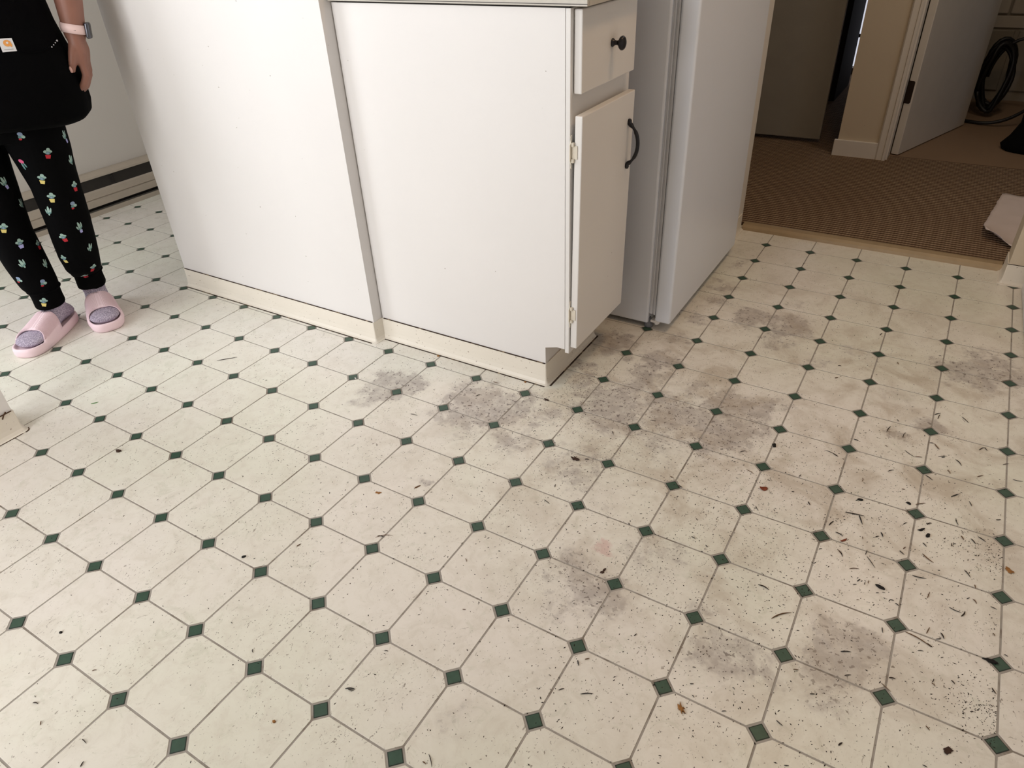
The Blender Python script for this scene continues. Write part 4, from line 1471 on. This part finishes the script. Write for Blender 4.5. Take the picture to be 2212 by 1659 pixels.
flake('crumb', 0.647, 0.131, 0.0075, 0.0048, -0.8, 'crumb_amber', 'pale tan broken crumb on the clean near tile', 'crumb', 0.003, 0, 0.9, 8)
flake('dead_beetle', 0.613, 0.846, 0.0065, 0.0042, 1.9, 'crumb_black', 'small black beetle-like husk touching a grey joint line', 'insect', 0.0045, 0, 0.4, 9)
flake('leaf_flake', 1.076, 0.683, 0.0085, 0.0048, -0.5, 'crumb_amber', 'tan leaf bit near the right-hand cabinet', 'leaf', 0.0015, 0.002, 0.6, 10)
flake('leaf_flake', 1.006, 0.259, 0.0070, 0.0052, 0.8, 'crumb_brown', 'dark heart-shaped leaf flake beside a faint ring stain', 'leaf', 0.0015, 0.001, 0.5, 11)
flake('husk', 0.879, 0.530, 0.0085, 0.0036, -0.3, 'crumb_black', 'black split seed husk among the needles', 'husk', 0.003, 0, 0.3, 12)
flake('lint_clump', 1.053, 0.455, 0.0110, 0.0036, -0.1, 'crumb_black', 'black lint clump caught on a green inset corner', 'lint', 0.004, 0, 0.7, 13)
flake('leaf_curl', 0.802, 0.617, 0.0085, 0.0020, 0.9, 'leaf_red', 'reddish curled leaf stem on a joint line', 'leaf', 0.002, 0.002, 0.3, 14)
flake('leaf_sliver', -0.993, 0.189, 0.0090, 0.0018, 0.9, 'leaf_green', 'bright green leaf sliver near the low wall end', 'leaf', 0.001, 0.001, 0.2, 15)
flake('seed', 0.898, 0.786, 0.0048, 0.0028, -0.3, 'crumb_black', 'black oval seed just above a green inset', 'seed', 0.003, 0, 0.2, 16)
flake('seed', 0.811, 0.751, 0.0060, 0.0026, 0.3, 'crumb_black', 'long black seed with a grey smudge at its end', 'seed', 0.003, 0, 0.2, 17)
flake('crumb', 0.940, 0.707, 0.0060, 0.0036, 1.4, 'crumb_black', 'round black crumb next to a dark streaked one', 'crumb', 0.004, 0, 0.4, 18)
flake('crumb', 0.928, 0.718, 0.0080, 0.0030, 0.9, 'crumb_black', 'streaked black crumb beside a round black one', 'crumb', 0.002, 0, 0.7, 19)
flake('crumb', 0.063, 0.761, 0.0060, 0.0030, -0.3, 'crumb_brown', 'brown crumb right below the cabinet corner', 'crumb', 0.002, 0, 0.8, 20)
flake('crumb', -0.025, 0.806, 0.0032, 0.0026, 0.0, 'crumb_amber', 'orange crumb touching the cabinet base', 'crumb', 0.003, 0, 0.4, 21)
flake('crumb', -0.311, 0.806, 0.0034, 0.0026, 0.3, 'crumb_amber', 'orange crumb at the cabinet base near the partition', 'crumb', 0.003, 0, 0.4, 22)
flake('leaf_flake', 0.426, 0.319, 0.0065, 0.0035, 1.2, 'crumb_brown', 'brown torn flake beside the pink stain', 'leaf', 0.002, 0.001, 0.9, 23)
flake('seed', -0.364, -0.277, 0.0030, 0.0026, 0.0, 'crumb_black', 'tiny round black seed on a clean tile', 'seed', 0.002, 0, 0.2, 24)
flake('crumb', 0.102, -0.204, 0.0030, 0.0024, 0.0, 'crumb_amber', 'tiny tan crumb on a clean near tile', 'crumb', 0.002, 0, 0.3, 25)

# fine grit, far too much to count
rn = random.Random(11)
bm = bmesh.new()


def speck(x, y, r, L, a):
    c, s = math.cos(a), math.sin(a)
    v = [bm.verts.new((x + (u * c - w * s), y + (u * s + w * c), z)) for u, w, z in ((L, 0, 0.0001), (0, r, 0.0001), (-L, 0, 0.0001), (0, -r, 0.0001), (0, 0, 0.0001 + r * 0.8))]
    for i in range(4):
        bm.faces.new((v[i], v[(i + 1) % 4], v[4])).material_index = 0 if rn.random() < 0.5 else 1


def free(x, y):
    if -1.60 < x < -1.25 and 0.19 < y < 0.64:
        return False
    return -2.2 < x < 1.08 and -0.6 < y < 2.07 and not blocked(x, y, -0.035)


CL = [(0.95, 0.75, 0.22, 420), (0.75, 0.60, 0.25, 700), (1.07, 0.35, 0.04, 260), (1.07, 0.7, 0.04, 200), (0.85, 0.25, 0.22, 330), (0.55, 0.72, 0.20, 600), (0.35, 0.95, 0.22, 430), (0.12, 0.72, 0.16, 380), (0.35, 0.45, 0.25, 520),
      (0.55, 0.3, 0.20, 420), (0.8, 1.4, 0.3, 300), (0.05, 0.25, 0.3, 330), (-0.3, 0.5, 0.3, 260), (-0.9, 0.25, 0.4, 240), (0.35, 1.5, 0.2, 200), (0.12, 0.9, 0.06, 110), (0.10, 0.80, 0.05, 110), (-0.2, 0.79, 0.12, 90), (-0.55, 0.76, 0.1, 60), (0.95, 0.02, 0.3, 160), (-1.3, 0.9, 0.4, 100), (-0.3, 0.0, 0.4, 160)]
for (cx, cy, sg, n) in CL:
    for _ in range(int(n * 1.7)):
        x, y = rn.gauss(cx, sg), rn.gauss(cy, sg * 0.8)
        if free(x, y):
            r = 0.0005 + 0.0006 * rn.random() ** 2
            speck(x, y, r, r * (1 + 2.2 * rn.random() ** 2), rn.random() * PI)
o = mesh_obj('floor_grit', bm, ['needle_dark', 'needle_black'], None, recalc=False)
o['kind'] = 'stuff'
tag(o, 'fine dark grit and crumbs scattered over the vinyl floor', 'grit')
